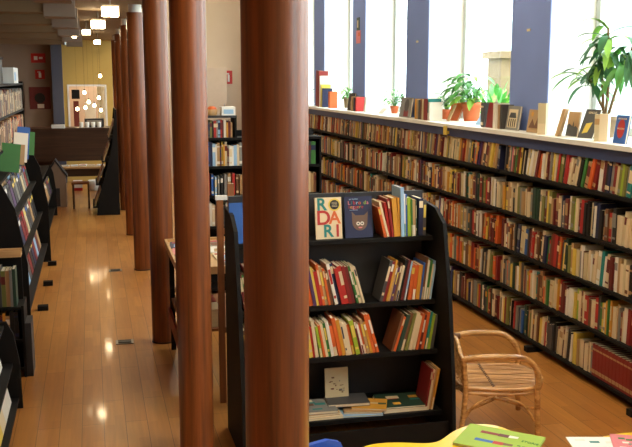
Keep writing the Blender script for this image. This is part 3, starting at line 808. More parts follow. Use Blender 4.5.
sill_face(3.66, 6.22, .15, .235, 'darkgrey', 'tilted dark grey book with a yellow figure, under the dracaena', rz=-75, tilt=-22, art=a_yel)
sill_face(3.70, 6.47, .16, .195, 'tan', 'tan book with a dark castle silhouette on the sill', rz=-88, art=a_castle, t=.015)
sill_book(3.57, 6.36, .025, .1, .22, 'tan', 'slim tan book leaning left of the castle cover on the sill', rz=rad(45), th=.25)
sill_book(3.59, 6.60, .065, .10, .255, 'ivory', 'tall thick ivory book on the sill in front of the blue pier', rz=rad(50), st=3, c2='cream')
sill_face(3.62, 6.99, .26, .195, 'tan', 'wide tan picture cover on the sill before the nearest blue pier', art=a_tan)
sill_face(3.63, 7.42, .24, .215, 'grey', 'grey book with a pale building photo on the sill', art=a_temple)
sill_book(3.60, 7.435, .03, .15, .22, 'darkgrey', 'dark grey book left of the building photo book on the sill')
sill_book(3.60, 7.475, .035, .15, .22, 'tan', 'tan book at the left edge of the nearest pier on the sill')
sill_book(3.58, 7.52, .05, .15, .23, 'white', 'white book right of the red one on the sill')
sill_face(3.60, 7.77, .18, .235, 'darkred', 'red-brown book cover on the sill right of the big terracotta pot')
sill_book(3.59, 7.80, .06, .16, .23, 'darkgrey', 'thick dark grey book right beside the big terracotta pot', st=2)
sill_face(3.72, 8.28, .16, .12, 'lightblue', 'pale blue card leaning in front of the big terracotta pot', tilt=-35, t=.006)
sill_face(3.80, 9.22, .18, .21, 'orange', 'orange book leaning on the small plant pot on the sill', rz=-70, tilt=-25)
sill_face(3.72, 9.02, .04, .2, 'tan', 'narrow tan book propped beside the orange leaning book', rz=-70, tilt=-30, t=.012)
sill_book(3.58, 9.16, .035, .15, .2, 'white', 'white book at the right end of the row before the second pier')
sill_book(3.58, 9.20, .022, .15, .235, 'teal', 'teal and white slim book beside the red sill book', st=3, c2='white')
sill_book(3.57, 9.226, .085, .16, .235, 'darkred', 'thick red book on the sill in front of the second blue pier')
for k, (yy, t, c) in enumerate(((9.33, .03, 'tan'), (9.38, .03, 'ivory'), (9.43, .035, 'brown'), (9.485, .025, 'darkgrey'), (9.53, .04, 'tan'), (9.59, .035, 'ochre'))):
    sill_book(3.58, yy, t, .15, .22+.004*(k % 3), c, '%s book in the %s row on the second pier sill, %s from its right' % (nice(c), 'small', ORD[k]), th=.0 if k > 2 else .07)
sill_face(3.62, 10.28, .38, .235, 'grey', 'large grey book cover with a dark red patch on the sill', art=a_grey)
sill_face(3.68, 11.3, .2, .1, 'white', 'white card with coloured marks among the flower pots on the sill', tilt=-45, t=.006)
disc_o = None
for k, (yy, c, h) in enumerate(((11.62, 'white', .22), (12.03, 'red', .2), (12.12, 'navy', .19), (12.24, 'tan', .2))):
    sill_book(3.6, yy, .05, .15, h, c, ['white book leaning right of the dark group before the third pier', 'red-topped slim book in the dark group before the third pier', 'navy book in the dark group before the third pier', 'tan book leaning beside the dark portrait cover'][k], th=(.3, .1, .12, .12)[k])
sill_face(3.64, 12.62, .30, .25, 'black', 'black book with a brown portrait at the left of the third pier', art=a_portrait)
sill_book(3.62, 13.52, .1, .12, .255, 'orange', 'orange box file standing at the far window sill')
for k, (yy, c, h, t) in enumerate(((13.98, 'navy', .3, .05), (14.08, 'yellow', .36, .05), (14.17, 'white', .5, .04), (14.26, 'darkred', .58, .18))):
    sill_book(3.62, yy, t, .16, h, c, ['navy folder in front of the farthest visible pier', 'yellow folder in front of the farthest visible pier', 'tall white binder beside the tall red one', 'tall dark red binder standing by the farthest window'][k], th=.06)
# small notices hung on shelf and piers
o = MB().box((3.475, 8.42, 1.69), (3.485, 8.5, 1.78), bm_('yellow')).box((3.484, 8.44, 1.70), (3.516, 8.46, 1.73), bm_('yellow')).build('shelf_label'); tag(o, 'yellow label hanging from the sill edge below the red-brown cover', 'label')
st_ = empty('wall_sticker', (3.716, 12.34, 2.75)); tag(st_, 'small picture sticker with a dark frame on the third blue pier', 'sticker')
MB().box((-.004, -.07, .18), (.003, .06, .36), bm_('darkgreen')).build('upper_picture', st_)
MB().box((-.006, -.02, .22), (-.004, .03, .32), bm_('ivory')).build('upper_figure', st_)
MB().box((-.004, -.12, .0), (.003, .08, .18), bm_('pink')).box((-.006, -.1, .1), (-.004, -.02, .15), bm_('orange')).build('lower_picture', st_)
for y, z, l in ((9.95, 2.67, 'tiny pale tag on the second blue pier'), (7.2, 2.66, 'tiny pale tag on the nearest blue pier')):
    o = MB().box((3.714, y-.03, z), (3.7195, y+.03, z+.022), bm_('ivory')).build('wall_tag'); tag(o, l, 'tag')

# ------------------------------------------------------------------ middle bookcase behind the columns
MC = empty('black_bookcase', (1.72, 9.15, 0)); tag(MC, 'tall black bookcase facing the camera, seen between the two nearest columns', 'bookcase')
mx0, mx1 = -.62, .60
for x in (mx0, mx1-.02): MB().box((x, -.15, 0), (x+.02, .15, 1.86 if x < 0 else 1.66), M['black']).build('side_panel', MC)
MCZ = (1.66, 1.37, 1.07, .75, .42, .1)
for z in MCZ: MB().box((mx0+.021, -.15, z-.025), (mx1-.021, .13, z), M['black']).build('shelf', MC)
MB().box((mx0+.021, .132, .0), (mx1-.021, .15, 1.72), M['black']).build('back_panel', MC)
MB().box((mx0+.0, -.15, 1.861), (mx0+.33, .15, 1.885), M['charcoal']).box((mx0+.31, -.14, 1.66), (mx0+.33, .14, 1.86), M['black']).build('top_cabinet', MC)
R.seed(77)
def spine_row(x0, x1, zb, yf, cols, hr, rowlabel, group, gap=.0, tr=(.014, .034), lean=None, name='library_book'):
    x = x0; k = 0; ents = []
    while True:
        t = R.uniform(*tr)
        if x+t > x1: break
        c = cols[k] if k < len(cols) else R.choice(GENERIC)
        ents.append((x, t, R.uniform(*hr), c)); x += t+.001+gap; k += 1
    labs = {}
    for i, (x, t, h, c) in enumerate(ents):
        l = '%s book in the %s' % (nice(c), rowlabel)
        if i and i < len(ents)-1: l += ', between %s and %s' % (nice(ents[i-1][3]), nice(ents[i+1][3]))
        else: l += ', %s end' % ('left' if i == 0 else 'right')
        labs[l] = labs.get(l, 0)+1
        labs_n = labs[l]
        if labs_n > 1: l = l.replace('of the tall bookcase', '').replace(' of the low left bookcase', '') + ', %s such' % ORD[labs_n-1]
        o = book_mb(t, R.uniform(.14, .19), h, c, R.choice(['cream', 'maroon', 'white', 'navy']), R.choice((0, 0, 1, 2, 4))).build(name, None, (x+t, yf+R.uniform(0, .015), zb+.0006), (0, 0, PI/2))
        # spine faces -y: local y (thickness) runs to -x
        tag(o, l, 'book', group)
spine_row(1.13, 1.40, 1.6605, 9.03, 'darkgrey olive black red grey lightblue red maroon white'.split(), (.15, .18), 'top cubby of the tall bookcase', 'books in the top cubby of the tall black bookcase')
spine_row(1.13, 1.66, 1.3705, 9.02, 'blue navy lightblue white tan maroon mustard ochre ivory grey white white lightblue cream grey olive'.split(), (.2, .25), 'second row of the tall bookcase', 'books in the second row of the tall black bookcase')
spine_row(2.02, 2.29, 1.3705, 9.02, 'white white grey white'.split(), (.22, .24), 'right bay of tall bookcase, second row', 'books in the right bay of the tall black bookcase', tr=(.03, .05))
spine_row(1.13, 1.5, 1.0705, 9.02, 'darkred blue lightblue grey black grey tan red brown'.split(), (.18, .23), 'third row of the tall bookcase', 'books in the third row of the tall black bookcase', gap=.012)
spine_row(2.0, 2.29, 1.0705, 9.02, 'grey navy pink pink darkgrey'.split(), (.2, .23), 'right bay of tall bookcase, third row', 'books in the right bay of the tall black bookcase')
spine_row(1.13, 1.7, .7505, 9.02, 'white cream brown darkgrey blue yellow'.split(), (.2, .24), 'fourth row of the tall bookcase', 'books in the fourth row of the tall black bookcase')
o = empty('storage_box', (1.30, 9.1, 1.8855)); tag(o, 'white and pale blue box on top of the tall black bookcase', 'box')
MB().box((-.02, -.08, 0), (.12, .08, .085), M['paper']).box((.0, -.0815, .015), (.1, -.08, .06), bm_('lightblue')).build('box_body', o)
o = empty('orange_basket', (1.19, 9.1, 1.8855)); tag(o, 'small orange basket on top of the tall black bookcase', 'basket')
MB().lathe([(.05, 0), (.06, .06), (.055, .06), (.045, .006)], bm_('tan'), 20).build('basket_body', o)
MB().lathe([(.045, .05), (.05, .075), (.02, .09)], bm_('orange'), 16).build('lid', o)
face_book('library_book', .14, .26, .03, 'black', (1.52, 9.05, 1.661), 0, rad(-6), 'black face-out book with an orange figure atop the tall black bookcase', 'book')
face_book('library_book', .2, .24, .02, 'tan', (1.52, 8.98, 1.0715), 0, rad(-4), 'tan face-out book in the third row of the tall black bookcase', 'book')

# wooden easel between column and picture book shelf
EA = empty('wooden_easel', (.86, 5.95, 0)); tag(EA, 'folded brown wooden easel behind the left end of the picture book shelf', 'easel')
for x, h in ((-.04, 1.44), (.035, 1.55)): MB().box((x-.022, -.015, 0), (x+.022, .015, h), M['board']).build('leg', EA)
MB().box((-.06, .016, .5), (.06, .03, .54), M['board']).build('crossbar', EA); MB().box((-.06, .016, 1.2), (.06, .03, 1.24), M['board']).build('crossbar', EA)
MB().box((-.07, -.02, 1.441), (.01, .02, 1.47), M['paper']).build('clip', EA)

# low magazine table behind the third column
MT = empty('magazine_table', (.885, 6.76, 0)); tag(MT, 'low wooden display table spread with magazines behind the columns', 'table')
MB().box((-.32, -.58, .89), (.32, .58, .91), M['lightwood']).build('tabletop', MT)
mb = MB()
for a, b in (((-.34, -.6, .88), (-.32, .6, .935)), ((.32, -.6, .88), (.34, .6, .935)), ((-.32, -.6, .88), (.32, -.58, .935)), ((-.32, .58, .88), (.32, .6, .935))): mb.box(a, b, M['lightwood'])
mb.build('rim', MT)
MB().box((-.30, -.5, .43), (.30, .56, .45), M['board']).build('lower_shelf', MT)
MB().box((-.325, -.5, .24), (-.305, .56, .36), bm_('darkred')).build('side_board', MT)
for sx in (-1, 1):
    for sy in (-.5, .53):
        MB().box((sx*.29-.02, sy-.02, 0), (sx*.29+.02, sy+.02, .88), M['black']).build('leg', MT)
R.seed(9)
kk = 0
pc = ['white', 'lightblue', 'darkgrey', 'cream', 'pink', 'white', 'navy', 'grey', 'white', 'teal', 'ivory', 'purple', 'white', 'black', 'red', 'ochre']
for iy in range(4):
    for ix in range(2):
        c = pc[kk % len(pc)]
        o = empty('magazine', (.678+ix*.29, 6.34+iy*.275, .9115), (0, 0, R.uniform(-.15, .15)))
        tag(o, '%s magazine lying on the low display table, %s from its near end, %s column' % (nice(c), ORD[iy], ['left', 'right'][ix]), 'magazine', 'magazines on the low display table')
        MB().box((-.105, -.13, 0), (.105, .13, .006), bm_(c)).build('cover', o)
        MB().box((-.09, .06, .006), (.09, .11, .0066), bm_(R.choice(['red', 'white', 'black', 'yellow']))).box((-.07, -.1, .006), (.06, .03, .0066), bm_(R.choice(['tan', 'grey', 'brown', 'lightblue']))).build('cover_picture', o)
        kk += 1
for iy, c in enumerate(('ivory', 'darkred', 'tan', 'cream')):
    o = empty('magazine_stack', (.74, 6.42+iy*.235, .4505)); tag(o, '%s stack of old magazines on the lower shelf, %s from the near end' % (c if c != 'darkred' else 'dark red', ORD[iy]), 'magazine stack', 'stacks on the lower shelf of the display table')
    for q in range(6): MB().box((-.13+.006*(q % 3), -.11, q*.022), (.12+.004*(q % 2), .11, q*.022+.0215), bm_(c if q % 2 else 'ivory')).build('magazine_layer', o)

# ------------------------------------------------------------------ left side cases (fronts face the aisle)
def facing_aisle(name, y0, y1, label, xb, xf_b, xf_t, zt, shelves, cat='bookcase'):
    o = empty(name, (0, 0, 0)); o.location = (xb, y0, 0); tag(o, label, cat)
    fb, ft = xf_b-xb, xf_t-xb; L = y1-y0
    for y in (0, L-.024):
        pts = [(0, 0), (fb, 0), (fb-.005, zt*.52), (fb-(fb-ft)*.45, zt*.85), (ft, zt), (0, zt)]
        T = Matrix(((1, 0, 0, 0), (0, 0, 1, y), (0, 1, 0, 0), (0, 0, 0, 1)))
        MB().prism(pts, .024, M['black'], T).build('side_panel', o)
    for z in shelves:
        f_ = fb-(fb-ft)*(z/zt)**1.5
        MB().box((.021, .025, z-.022), (f_-.02, L-.025, z), M['black']).build('shelf', o)
    MB().box((0, .025, .02), (.02, L-.025, zt), M['black']).build('back_panel', o)
    return o
def face_rows(y0, y1, z, xf, cols, rowlabel, group, w=.21, h=.27, tilt=12, depth=3, seed=1, step=.245):
    """Piles of face-out magazines leaning back, cover towards +x."""
    RR = random.Random(seed); y = y0; k = 0
    while y+w < y1:
        for q in range(depth):
            c = RR.choice(cols)
            hh = h*RR.uniform(.85, 1.05)
            o = empty('magazine', (xf-.05-q*.045, y+RR.uniform(-.006, .006), z+.0008), (rad(-tilt)*0, 0, 0))
            o.rotation_euler = Euler((rad(-tilt), 0, PI/2)); 
            tag(o, '%s magazine, %s, %s slot, %s' % (nice(c), rowlabel, ORD[k] if k < 13 else 'far', ['front', 'middle', 'back'][q]), 'magazine', group)
            MB().box((0, 0, 0), (w, .012, hh), bm_(c)).box((.001, .0121, .001), (w-.001, .018, hh-.002), M['pages']).build('cover', o)
            MB().box((.02, -.0008, hh*.72), (w-.02, 0, hh*.88), bm_(RR.choice(['red', 'white', 'black', 'yellow', 'blue']))).build('masthead', o)
        y += step; k += 1
mixc = ['grey', 'darkgrey', 'maroon', 'black', 'ivory', 'darkred', 'darkgrey', 'black', 'tan', 'purple', 'navy', 'lightblue', 'darkgreen']
B = facing_aisle('magazine_case', 7.6, 11.35, 'long black flared case of magazines along the left of the aisle', -1.15, -.56, -.74, 1.4, (1.399, 1.02, .64, .24))
for dy in (1.3, 2.4, 3.5):
    MB().box((.56, dy-.035, 0), (.66, dy+.035, .05), M['black']).build('foot', B)
UB = empty('upper_bookcase', (-1.15, 7.6, 1.402)); tag(UB, 'black upper bookcase standing on the long magazine case at left', 'bookcase')
for y in (0, 3.72): MB().box((0, y, 0), (.36, y+.024, .82), M['black']).build('side_panel', UB)
for z in (.21, .50, .80): MB().box((.021, .025, z-.02), (.36, 3.719, z), M['black']).build('shelf', UB)
MB().box((0, .025, 0), (.02, 3.719, .8), M['black']).build('back_panel', UB)
R.seed(12)
for r_, (z, cols) in enumerate(((1.402+.211, ['tan', 'brown', 'ivory', 'brown', 'darkred', 'orange', 'black', 'darkgrey', 'tan']), (1.402+.501, ['ivory', 'tan', 'brown', 'grey', 'brown', 'darkgrey', 'grey', 'maroon', 'black']))):
    y = 8.0; k = 0; labs = {}
    while y < 11.25:
        t = R.uniform(.03, .055); c = R.choice(cols); h = R.uniform(.2, .25); c_ = c
        T_ = R.choice((0, 0, .1)) * 0
        o = book_mb(t, .16, h, c, R.choice(['maroon', 'cream', 'black']), R.choice((0, 1, 2, 4))).build('shelf_book', None, (-.80, y+t, z+.0008), (0, 0, PI))
        dist = 'near half' if y < 9.6 else 'far half'
        key = '%s %s book, %s row of the upper left bookcase, %s' % ('thick' if t > .042 else 'slim', nice(c), ['lower', 'upper'][r_], dist)
        labs[key] = labs.get(key, 0)+1
        if labs[key] > 1 and labs[key] <= 13: key += ', %s such' % ORD[labs[key]-1]
        elif labs[key] > 13: key += ', beyond the thirteenth'
        tag(o, key, 'book', 'books on the upper left bookcase'); y += t+.0015+(.02 if R.random() < .1 else 0)
# things on the ledge
for (y, x, w, h, c, tl, l) in ((8.45, -.86, .2, .26, 'green', 24, 'large green book leaning on the left case ledge, nearest'),
        (9.25, -.82, .15, .2, 'tan', 20, 'tan leaning book between the green and the blue books on the left ledge'),
        (9.5, -.80, .14, .3, 'white', 20, 'white book with a blue top leaning on the left ledge'),
        (9.9, -.80, .13, .34, 'blue', 20, 'blue and white box file on the left ledge'),
        (10.4, -.84, .2, .26, 'green', 18, 'green book leaning at the far end of the left ledge')):
    o = face_book('ledge_book', w, h, .02, c, (x-.0, y, 1.404), rad(12), rad(-8), l, 'book', 'books leaning on the ledge of the left case')
    o.rotation_euler = Euler((rad(-8), rad(tl)*.35, rad(12)))
    o.location.z = 1.404+w*math.sin(rad(tl)*.35)
o = empty('cardboard_box', (-.9, 10.5, 2.2035)); tag(o, 'white box on top of the upper left bookcase', 'box')
MB().box((-.1, -.3, 0), (.1, .3, .17), M['paper']).build('box_body', o); MB().box((.1, -.2, .03), (.102, 0, .12), bm_('lightblue')).build('box_label', o)
o = empty('storage_crate', (-.93, 9.0, 2.2035)); tag(o, 'dark storage crate on top of the upper left bookcase', 'crate')
MB().box((-.15, -.5, 0), (.08, .5, .24), bm_('black')).build('crate_body', o); MB().box((-.16, -.51, .24), (.09, .51, .26), M['black']).build('lid', o)
face_rows(7.75, 11.3, 1.021, -0.705, mixc, 'top row of the long left case', 'magazines in the long left case', seed=3, h=.26)
face_rows(7.75, 11.3, .641, -0.640, mixc, 'middle row of the long left case', 'magazines in the long left case', seed=4, h=.28)
face_rows(7.75, 11.3, .241, -0.610, mixc, 'bottom row of the long left case', 'magazines in the long left case', seed=5, h=.3)
DD = facing_aisle('magazine_case', 11.8, 15.3, 'farther black magazine case on the left, before the toy house', -1.25, -.62, -.70, .84, (.839, .44, .14))
face_rows(11.95, 15.2, .441, -.63, mixc, 'row of the farther left case', 'magazines in the farther left case', seed=7, depth=1)
# low case across the aisle end, facing the camera, with tall binders
AC = empty('low_bookcase', (-.92, 6.98, 0)); tag(AC, 'low black bookcase at the far left facing the camera', 'bookcase')
for x in (-.33, .345): MB().box((x, -.13, 0), (x+.02, .17, .56), M['black']).build('side_panel', AC)
for z in (.55, .30, .08): MB().box((-.309, -.13, z-.02), (.344, .148, z), M['black']).build('shelf', AC)
MB().box((-.309, .15, .02), (.344, .17, .9), M['black']).build('back_panel', AC)
MB().box((.366, -.12, 0), (.41, .12, .42), M['charcoal']).build('end_post', AC)
R.seed(31)
spine_row(-1.22, -.58, .5505, 6.87, 'black grey darkgrey maroon black tan navy black grey lightblue black black darkgrey grey red red black olive tan darkgrey olive tan grey'.split(), (.27, .31), 'tall row of the low left bookcase', 'tall books on the low left bookcase', tr=(.018, .034), name='tall_book')
spine_row(-1.22, -.58, .3005, 6.87, 'green red white navy darkgreen black green darkred lightblue white black black olive black'.split(), (.18, .21), 'lower row of the left bookcase', 'short books on the low left bookcase', tr=(.018, .034), name='short_book')
o = empty('wooden_box', (-.66, 7.05, .8625)); tag(o, 'shallow tan wooden box lying on the tall books at far left', 'box')
# nearest left case, only its aisle edge in view
NC = facing_aisle('magazine_case', 4.3, 6.2, 'nearest black case at the bottom left corner, facing the aisle', -1.1, -.54, -.62, .62, (.60, .33, .08))
face_rows(4.5, 6.1, .331, -.60, ['red', 'white', 'navy', 'green', 'darkred', 'lightblue'], 'upper row of the nearest left case', 'magazines in the nearest left case', seed=8, h=.24, depth=3, w=.19, step=.2)
face_rows(4.5, 6.15, .081, -.555, ['ochre', 'darkred', 'white', 'yellow', 'cream'], 'bottom row of the nearest left case', 'magazines in the nearest left case', seed=14, h=.23, depth=2, w=.19, step=.2)
bpy.data.objects.remove(o)
o = empty('wooden_box', (-.66, 7.06, .9205)); tag(o, 'shallow tan wooden tray on top of the low left bookcase', 'tray')
MB().box((-.1, -.03, -.0195), (.09, .10, .0), M['lightwood']).box((-.1, -.03, 0), (.09, -.022, .03), M['lightwood']).box((-.1, .092, 0), (.09, .10, .03), M['lightwood']).build('tray_body', o)

# ------------------------------------------------------------------ far end
FCt = empty('service_counter', (-.45, 17.6, 0)); tag(FCt, 'dark brown service counter across the far end of the aisle', 'counter')
MB().box((-1.5, -.3, 1.3), (.85, .35, 1.34), M['darkwood']).build('worktop', FCt)
MB().box((-1.45, -.25, .72), (.8, -.2, 1.3), M['darkwood']).build('front_panel', FCt)
for x in (-1.4, -.85, .74): MB().box((x, -.25, 0), (x+.06, .3, .72), M['darkwood']).build('leg', FCt)
MB().box((-1.4, .28, .0), (-.3, .3, .72), M['darkwood']).build('back_panel', FCt)
TB = empty('trestle_table', (-.1, 16.9, 0)); tag(TB, 'low table strewn with white papers in front of the dark counter', 'table')
MB().box((-.52, -.3, .64), (.5, .28, .67), M['lightwood']).build('tabletop', TB)
for x in (-.5, .44):
    for y in (-.28, .22): MB().box((x, y, 0), (x+.05, y+.05, .64), M['darkwood']).build('leg', TB)
MB().box((-.45, -.26, .5), (.44, -.24, .64), M['darkwood']).build('apron', TB)
R.seed(8)
for k in range(6):
    c = ['paper', 'paper', 'paper', 'pages', 'paper', 'pages'][k]
    x = -.5+k*.155
    o = MB().box((-.065, -.1, 0), (.065, .1, .012+.006*(k % 3)), M[c]).box((-.05, -.06, .012+.006*(k % 3)), (.05, .02, .013+.006*(k % 3)), bm_(['grey', 'lightblue', 'red', 'tan', 'grey', 'navy'][k])).build('paper_pile', None, (x, 16.88, .6705), (0, 0, R.uniform(-.1, .1)))
    tag(o, 'white paper pile on the low far table, %s from its left end' % ORD[k], 'papers', 'paper piles on the far table')
PH = empty('toy_house', (-.66, 16.4, 0)); tag(PH, 'small grey gabled toy house left of the far table', 'toy house')
T = Matrix(((1, 0, 0, 0), (0, 0, 1, -.15), (0, 1, 0, .0), (0, 0, 0, 1)))
MB().prism([(-.17, 0), (.17, 0), (.17, .55), (0, .8), (-.17, .55)], .3, M['grey'], T).build('house_body', PH)
MB().prism([(-.2, .53), (0, .81), (.2, .53), (.2, .56), (0, .85), (-.2, .56)], .34, M['charcoal'], Matrix(((1, 0, 0, 0), (0, 0, 1, -.17), (0, 1, 0, .0), (0, 0, 0, 1)))).build('roof', PH)
MB().box((-.05, -.156, .02), (.06, -.15, .34), M['charcoal']).build('door', PH)
o = empty('paper_box', (-.33, 18.7, 0)); tag(o, 'small white box with red base on the floor below the far counter', 'box')
MB().box((-.09, -.09, .0), (.09, .09, .06), M['redsign']).build('box_base', o); MB().box((-.09, -.09, .06), (.09, .09, .2), M['paper']).build('box_body', o)
o = empty('plastic_tub', (.02, 18.7, 0)); tag(o, 'pale tub on the floor below the far counter', 'tub')
MB().lathe([(.12, 0), (.15, .2), (.14, .2), (.11, .02)], M['paper'], 20).build('tub_body', o)
SC = empty('wooden_stool', (-.22, 16.1, 0)); tag(SC, 'dark wooden stool with red-brown seat before the far table', 'stool')
MB().box((-.17, -.15, .43), (.13, .13, .46), M['column']).build('seat', SC)
for x in (-.16, .1):
    for y in (-.14, .1): MB().box((x, y, 0), (x+.03, y+.03, .43), M['darkwood']).build('leg', SC)
# curved magazine rack by the sixth column, seen from the side
RK = empty('magazine_rack', (.52, 16.0, 0)); tag(RK, 'dark curved magazine rack beside the far columns', 'magazine rack')
prof = [(.28, 0), (-.10, 0), (-.04, .35), (.08, .75), (.19, 1.2), (.25, 1.75), (.28, 1.75)]
T = Matrix(((1, 0, 0, -.40), (0, 0, 1, -.9), (0, 1, 0, 0), (0, 0, 0, 1)))
MB().prism(prof, .03, M['black'], T).build('side_panel', RK)
MB().prism(prof, .03, M['black'], Matrix.Translation((0, 1.1, 0)) @ T).build('side_panel', RK)
MB().box((-.14, -.87, .05), (-.12, .2, 1.75), M['black']).build('back_panel', RK)
for k, z in enumerate((.12, .5, .88, 1.26)):
    xx = -.56+[.0, .06, .17, .29][k]
    MB().box((xx, -.869, z), (-.14, .199, z+.02), M['black']).build('ledge', RK)
for k, z in enumerate((.142, .522, .902, 1.282)):
    for j in range(4):
        c = ['ivory', 'white', 'tan', 'grey', 'cream', 'darkred'][(k*3+j) % 6]
        xx = -.02+[.0, .06, .17, .265][k]
        o = empty('rack_magazine', (xx+.01, 15.39+j*.25, z+.003), (rad(-20), 0, -PI/2)); 
        tag(o, '%s magazine on ledge %s of the curved far rack, %s from the front' % (nice(c), ['one', 'two', 'three', 'four'][k], ORD[j]), 'magazine', 'magazines on the curved far rack')
        MB().box((0, 0, 0), (.2, .012, .3), bm_(c)).build('cover', o)
        MB().box((.02, -.001, .2), (.18, 0, .26), bm_('darkred' if c != 'darkred' else 'white')).build('masthead', o)
# signs on the far left wall
def sign(x, y, z, w, h, kind, label):
    o = empty('wall_sign', (x, y, z)); tag(o, label, 'sign')
    MB().box((-w/2, -.01, -h/2), (w/2, 0, h/2), M['redsign']).build('sign_panel', o)
    g_ = MB()
    if kind == 'ext':
        g_.box((-w*.13, -.012, -h*.35), (w*.13, -.01, h*.18), M['paper']).box((-w*.06, -.012, h*.18), (w*.06, -.01, h*.32), M['paper']).box((-w*.25, -.012, h*.22), (w*.02, -.01, h*.30), M['paper'])
    else:
        g_.box((-w*.3, -.012, -h*.2), (-w*.05, -.01, h*.2), M['paper']).box((w*.05, -.012, -h*.1), (w*.3, -.01, h*.12), M['paper'])
    g_.build('pictogram', o)
sign(-1.08, 20.495, 2.70, .3, .2, 'hose', 'wide red safety sign on the grey far wall')
sign(-1.06, 20.495, 2.35, .2, .2, 'ext', 'square red extinguisher sign below the wide one on the grey wall')
sign(3.08, 20.495, 2.29, .17, .3, 'ext', 'red extinguisher sign on the beige wall between the two nearest columns')
HC = empty('fire_hose_cabinet', (-1.08, 20.49, 1.84)); tag(HC, 'dark red fire hose cabinet in a pale frame on the far wall', 'cabinet')
MB().box((-.32, -.03, -.35), (.32, 0, .35), M['grey']).build('frame', HC); MB().box((-.22, -.05, -.24), (.22, -.03, .24), bm_('maroon')).build('cabinet_door', HC)
MB().lathe([(.11, 0), (.11, .02)], bm_('black'), 24, Matrix.Translation((0, -.05, 0)) @ Matrix.Rotation(PI/2, 4, 'X')).build('hose_reel', HC)
MB().box((-.06, -.062, -.22), (.08, -.05, -.13), M['paper']).build('notice', HC)
BCt = empty('tall_cabinet', (2.7, 20.3, 0)); tag(BCt, 'tall beige cabinet against the far beige wall', 'cabinet')
MB().box((-.3, -.2, 0), (.28, .19, 2.5), mat('cabinet_beige', (196, 172, 150), .6, .3)).build('cabinet_body', BCt)
MB().box((-.29, -.215, .05), (.27, -.201, 2.46), mat('cabinet_door_beige', (190, 166, 144), .6, .3)).build('door', BCt)
MB().box((.2, -.235, 1.5), (.22, -.216, 1.7), M['steel']).build('handle', BCt)
# back room window with hanging lamps, picture, curtain
wf = MB()
for a, b in (((-.5, 20.38, 1.17), (-.46, 20.44, 2.13)), ((.3, 20.38, 1.17), (.34, 20.44, 2.13)), ((-.46, 20.38, 2.09), (.3, 20.44, 2.13)), ((-.46, 20.38, 1.17), (.3, 20.44, 1.2))): wf.box(a, b, M['white'])
struct(wf.build('window_9'))
o = MB().box((-.41, 20.32, 1.82), (-.24, 20.39, 2.02), M['black']).build('wall_speaker'); tag(o, 'small black loudspeaker on the ochre far wall', 'loudspeaker')
o = MB().box((-.4, 21.3, 1.0), (-.28, 21.34, 1.75), bm_('maroon')).build('red_banner'); tag(o, 'narrow dark red banner in the lit room behind the counter', 'banner')
cv = MB(); n = 18
vs = []; fs = []
for i in range(n+1):
    x = .14+.2*i/n; yy = 21.2+.02*math.sin(i*1.9)
    vs += [(x, yy, .9), (x, yy, 2.1)]
for i in range(n): fs.append((2*i, 2*i+2, 2*i+3, 2*i+1))
cv.add(vs, fs, M['paper'], None, True)
o = cv.build('white_curtain'); sm = o.modifiers.new('solid', 'SOLIDIFY'); sm.thickness = .004; tag(o, 'gathered white curtain in the lit room behind the counter', 'curtain')
o = MB().box((-.15, 21.5, 1.0), (.1, 21.55, 1.72), M['paper']).build('pale_poster'); tag(o, 'pale poster in the lit room behind the counter', 'poster')
for k, (x, y, z) in enumerate(((-.13, 19.2, 1.97), (.16, 19.3, 1.86), (-.05, 19.1, 1.78), (.06, 19.4, 1.70), (-.28, 19.0, 1.64), (-.12, 19.3, 1.66), (.19, 19.1, 1.61), (.2, 19.0, 2.31))):
    o = empty('pendant_lamp', (x, y, z)); tag(o, 'small glowing pendant bulb above the far counter, %s' % ['upper left one', 'upper right one', 'centre one', 'right of centre', 'lowest left one', 'lower middle one', 'lowest right one', 'single highest one under the ceiling'][k], 'pendant lamp', 'pendant bulbs above the far counter')
    MB().lathe([(.005, -.035), (.03, -.02), (.035, 0), (.022, .03), (.008, .045)], M['bulb2'], 14).build('bulb', o)
    MB().tube([(0, 0, .05), (0, 0, 3.088-z)], .0012, M['black'], 5).build('cord', o)
    MB().lathe([(.012, .04), (.012, .08)], M['black'], 10).build('socket', o)
for k in range(4):
    o = MB().lathe([(.035, 0), (.04, .1), (.035, .1), (.032, .01)], M['paper'], 14).build('cup', None, (-.2+.11*k, 17.55, 1.3405)); tag(o, 'white cup on the far counter, %s from its left' % ORD[k], 'cup', 'cups on the far counter')
o = MB().box((-.12, -.1, 0), (.12, .1, .06), M['paper']).build('card_box', None, (-.62, 17.45, 1.3405)); tag(o, 'flat white carton on the far counter', 'carton')
o = MB().box((-.2, -.1, 0), (.16, .1, .16), M['charcoal']).box((-.16, -.105, .03), (.12, -.1, .13), M['grey']).build('cash_register', None, (.06, 17.75, 1.3405)); tag(o, 'dark grey cash register on the far counter before the curtain', 'cash register')

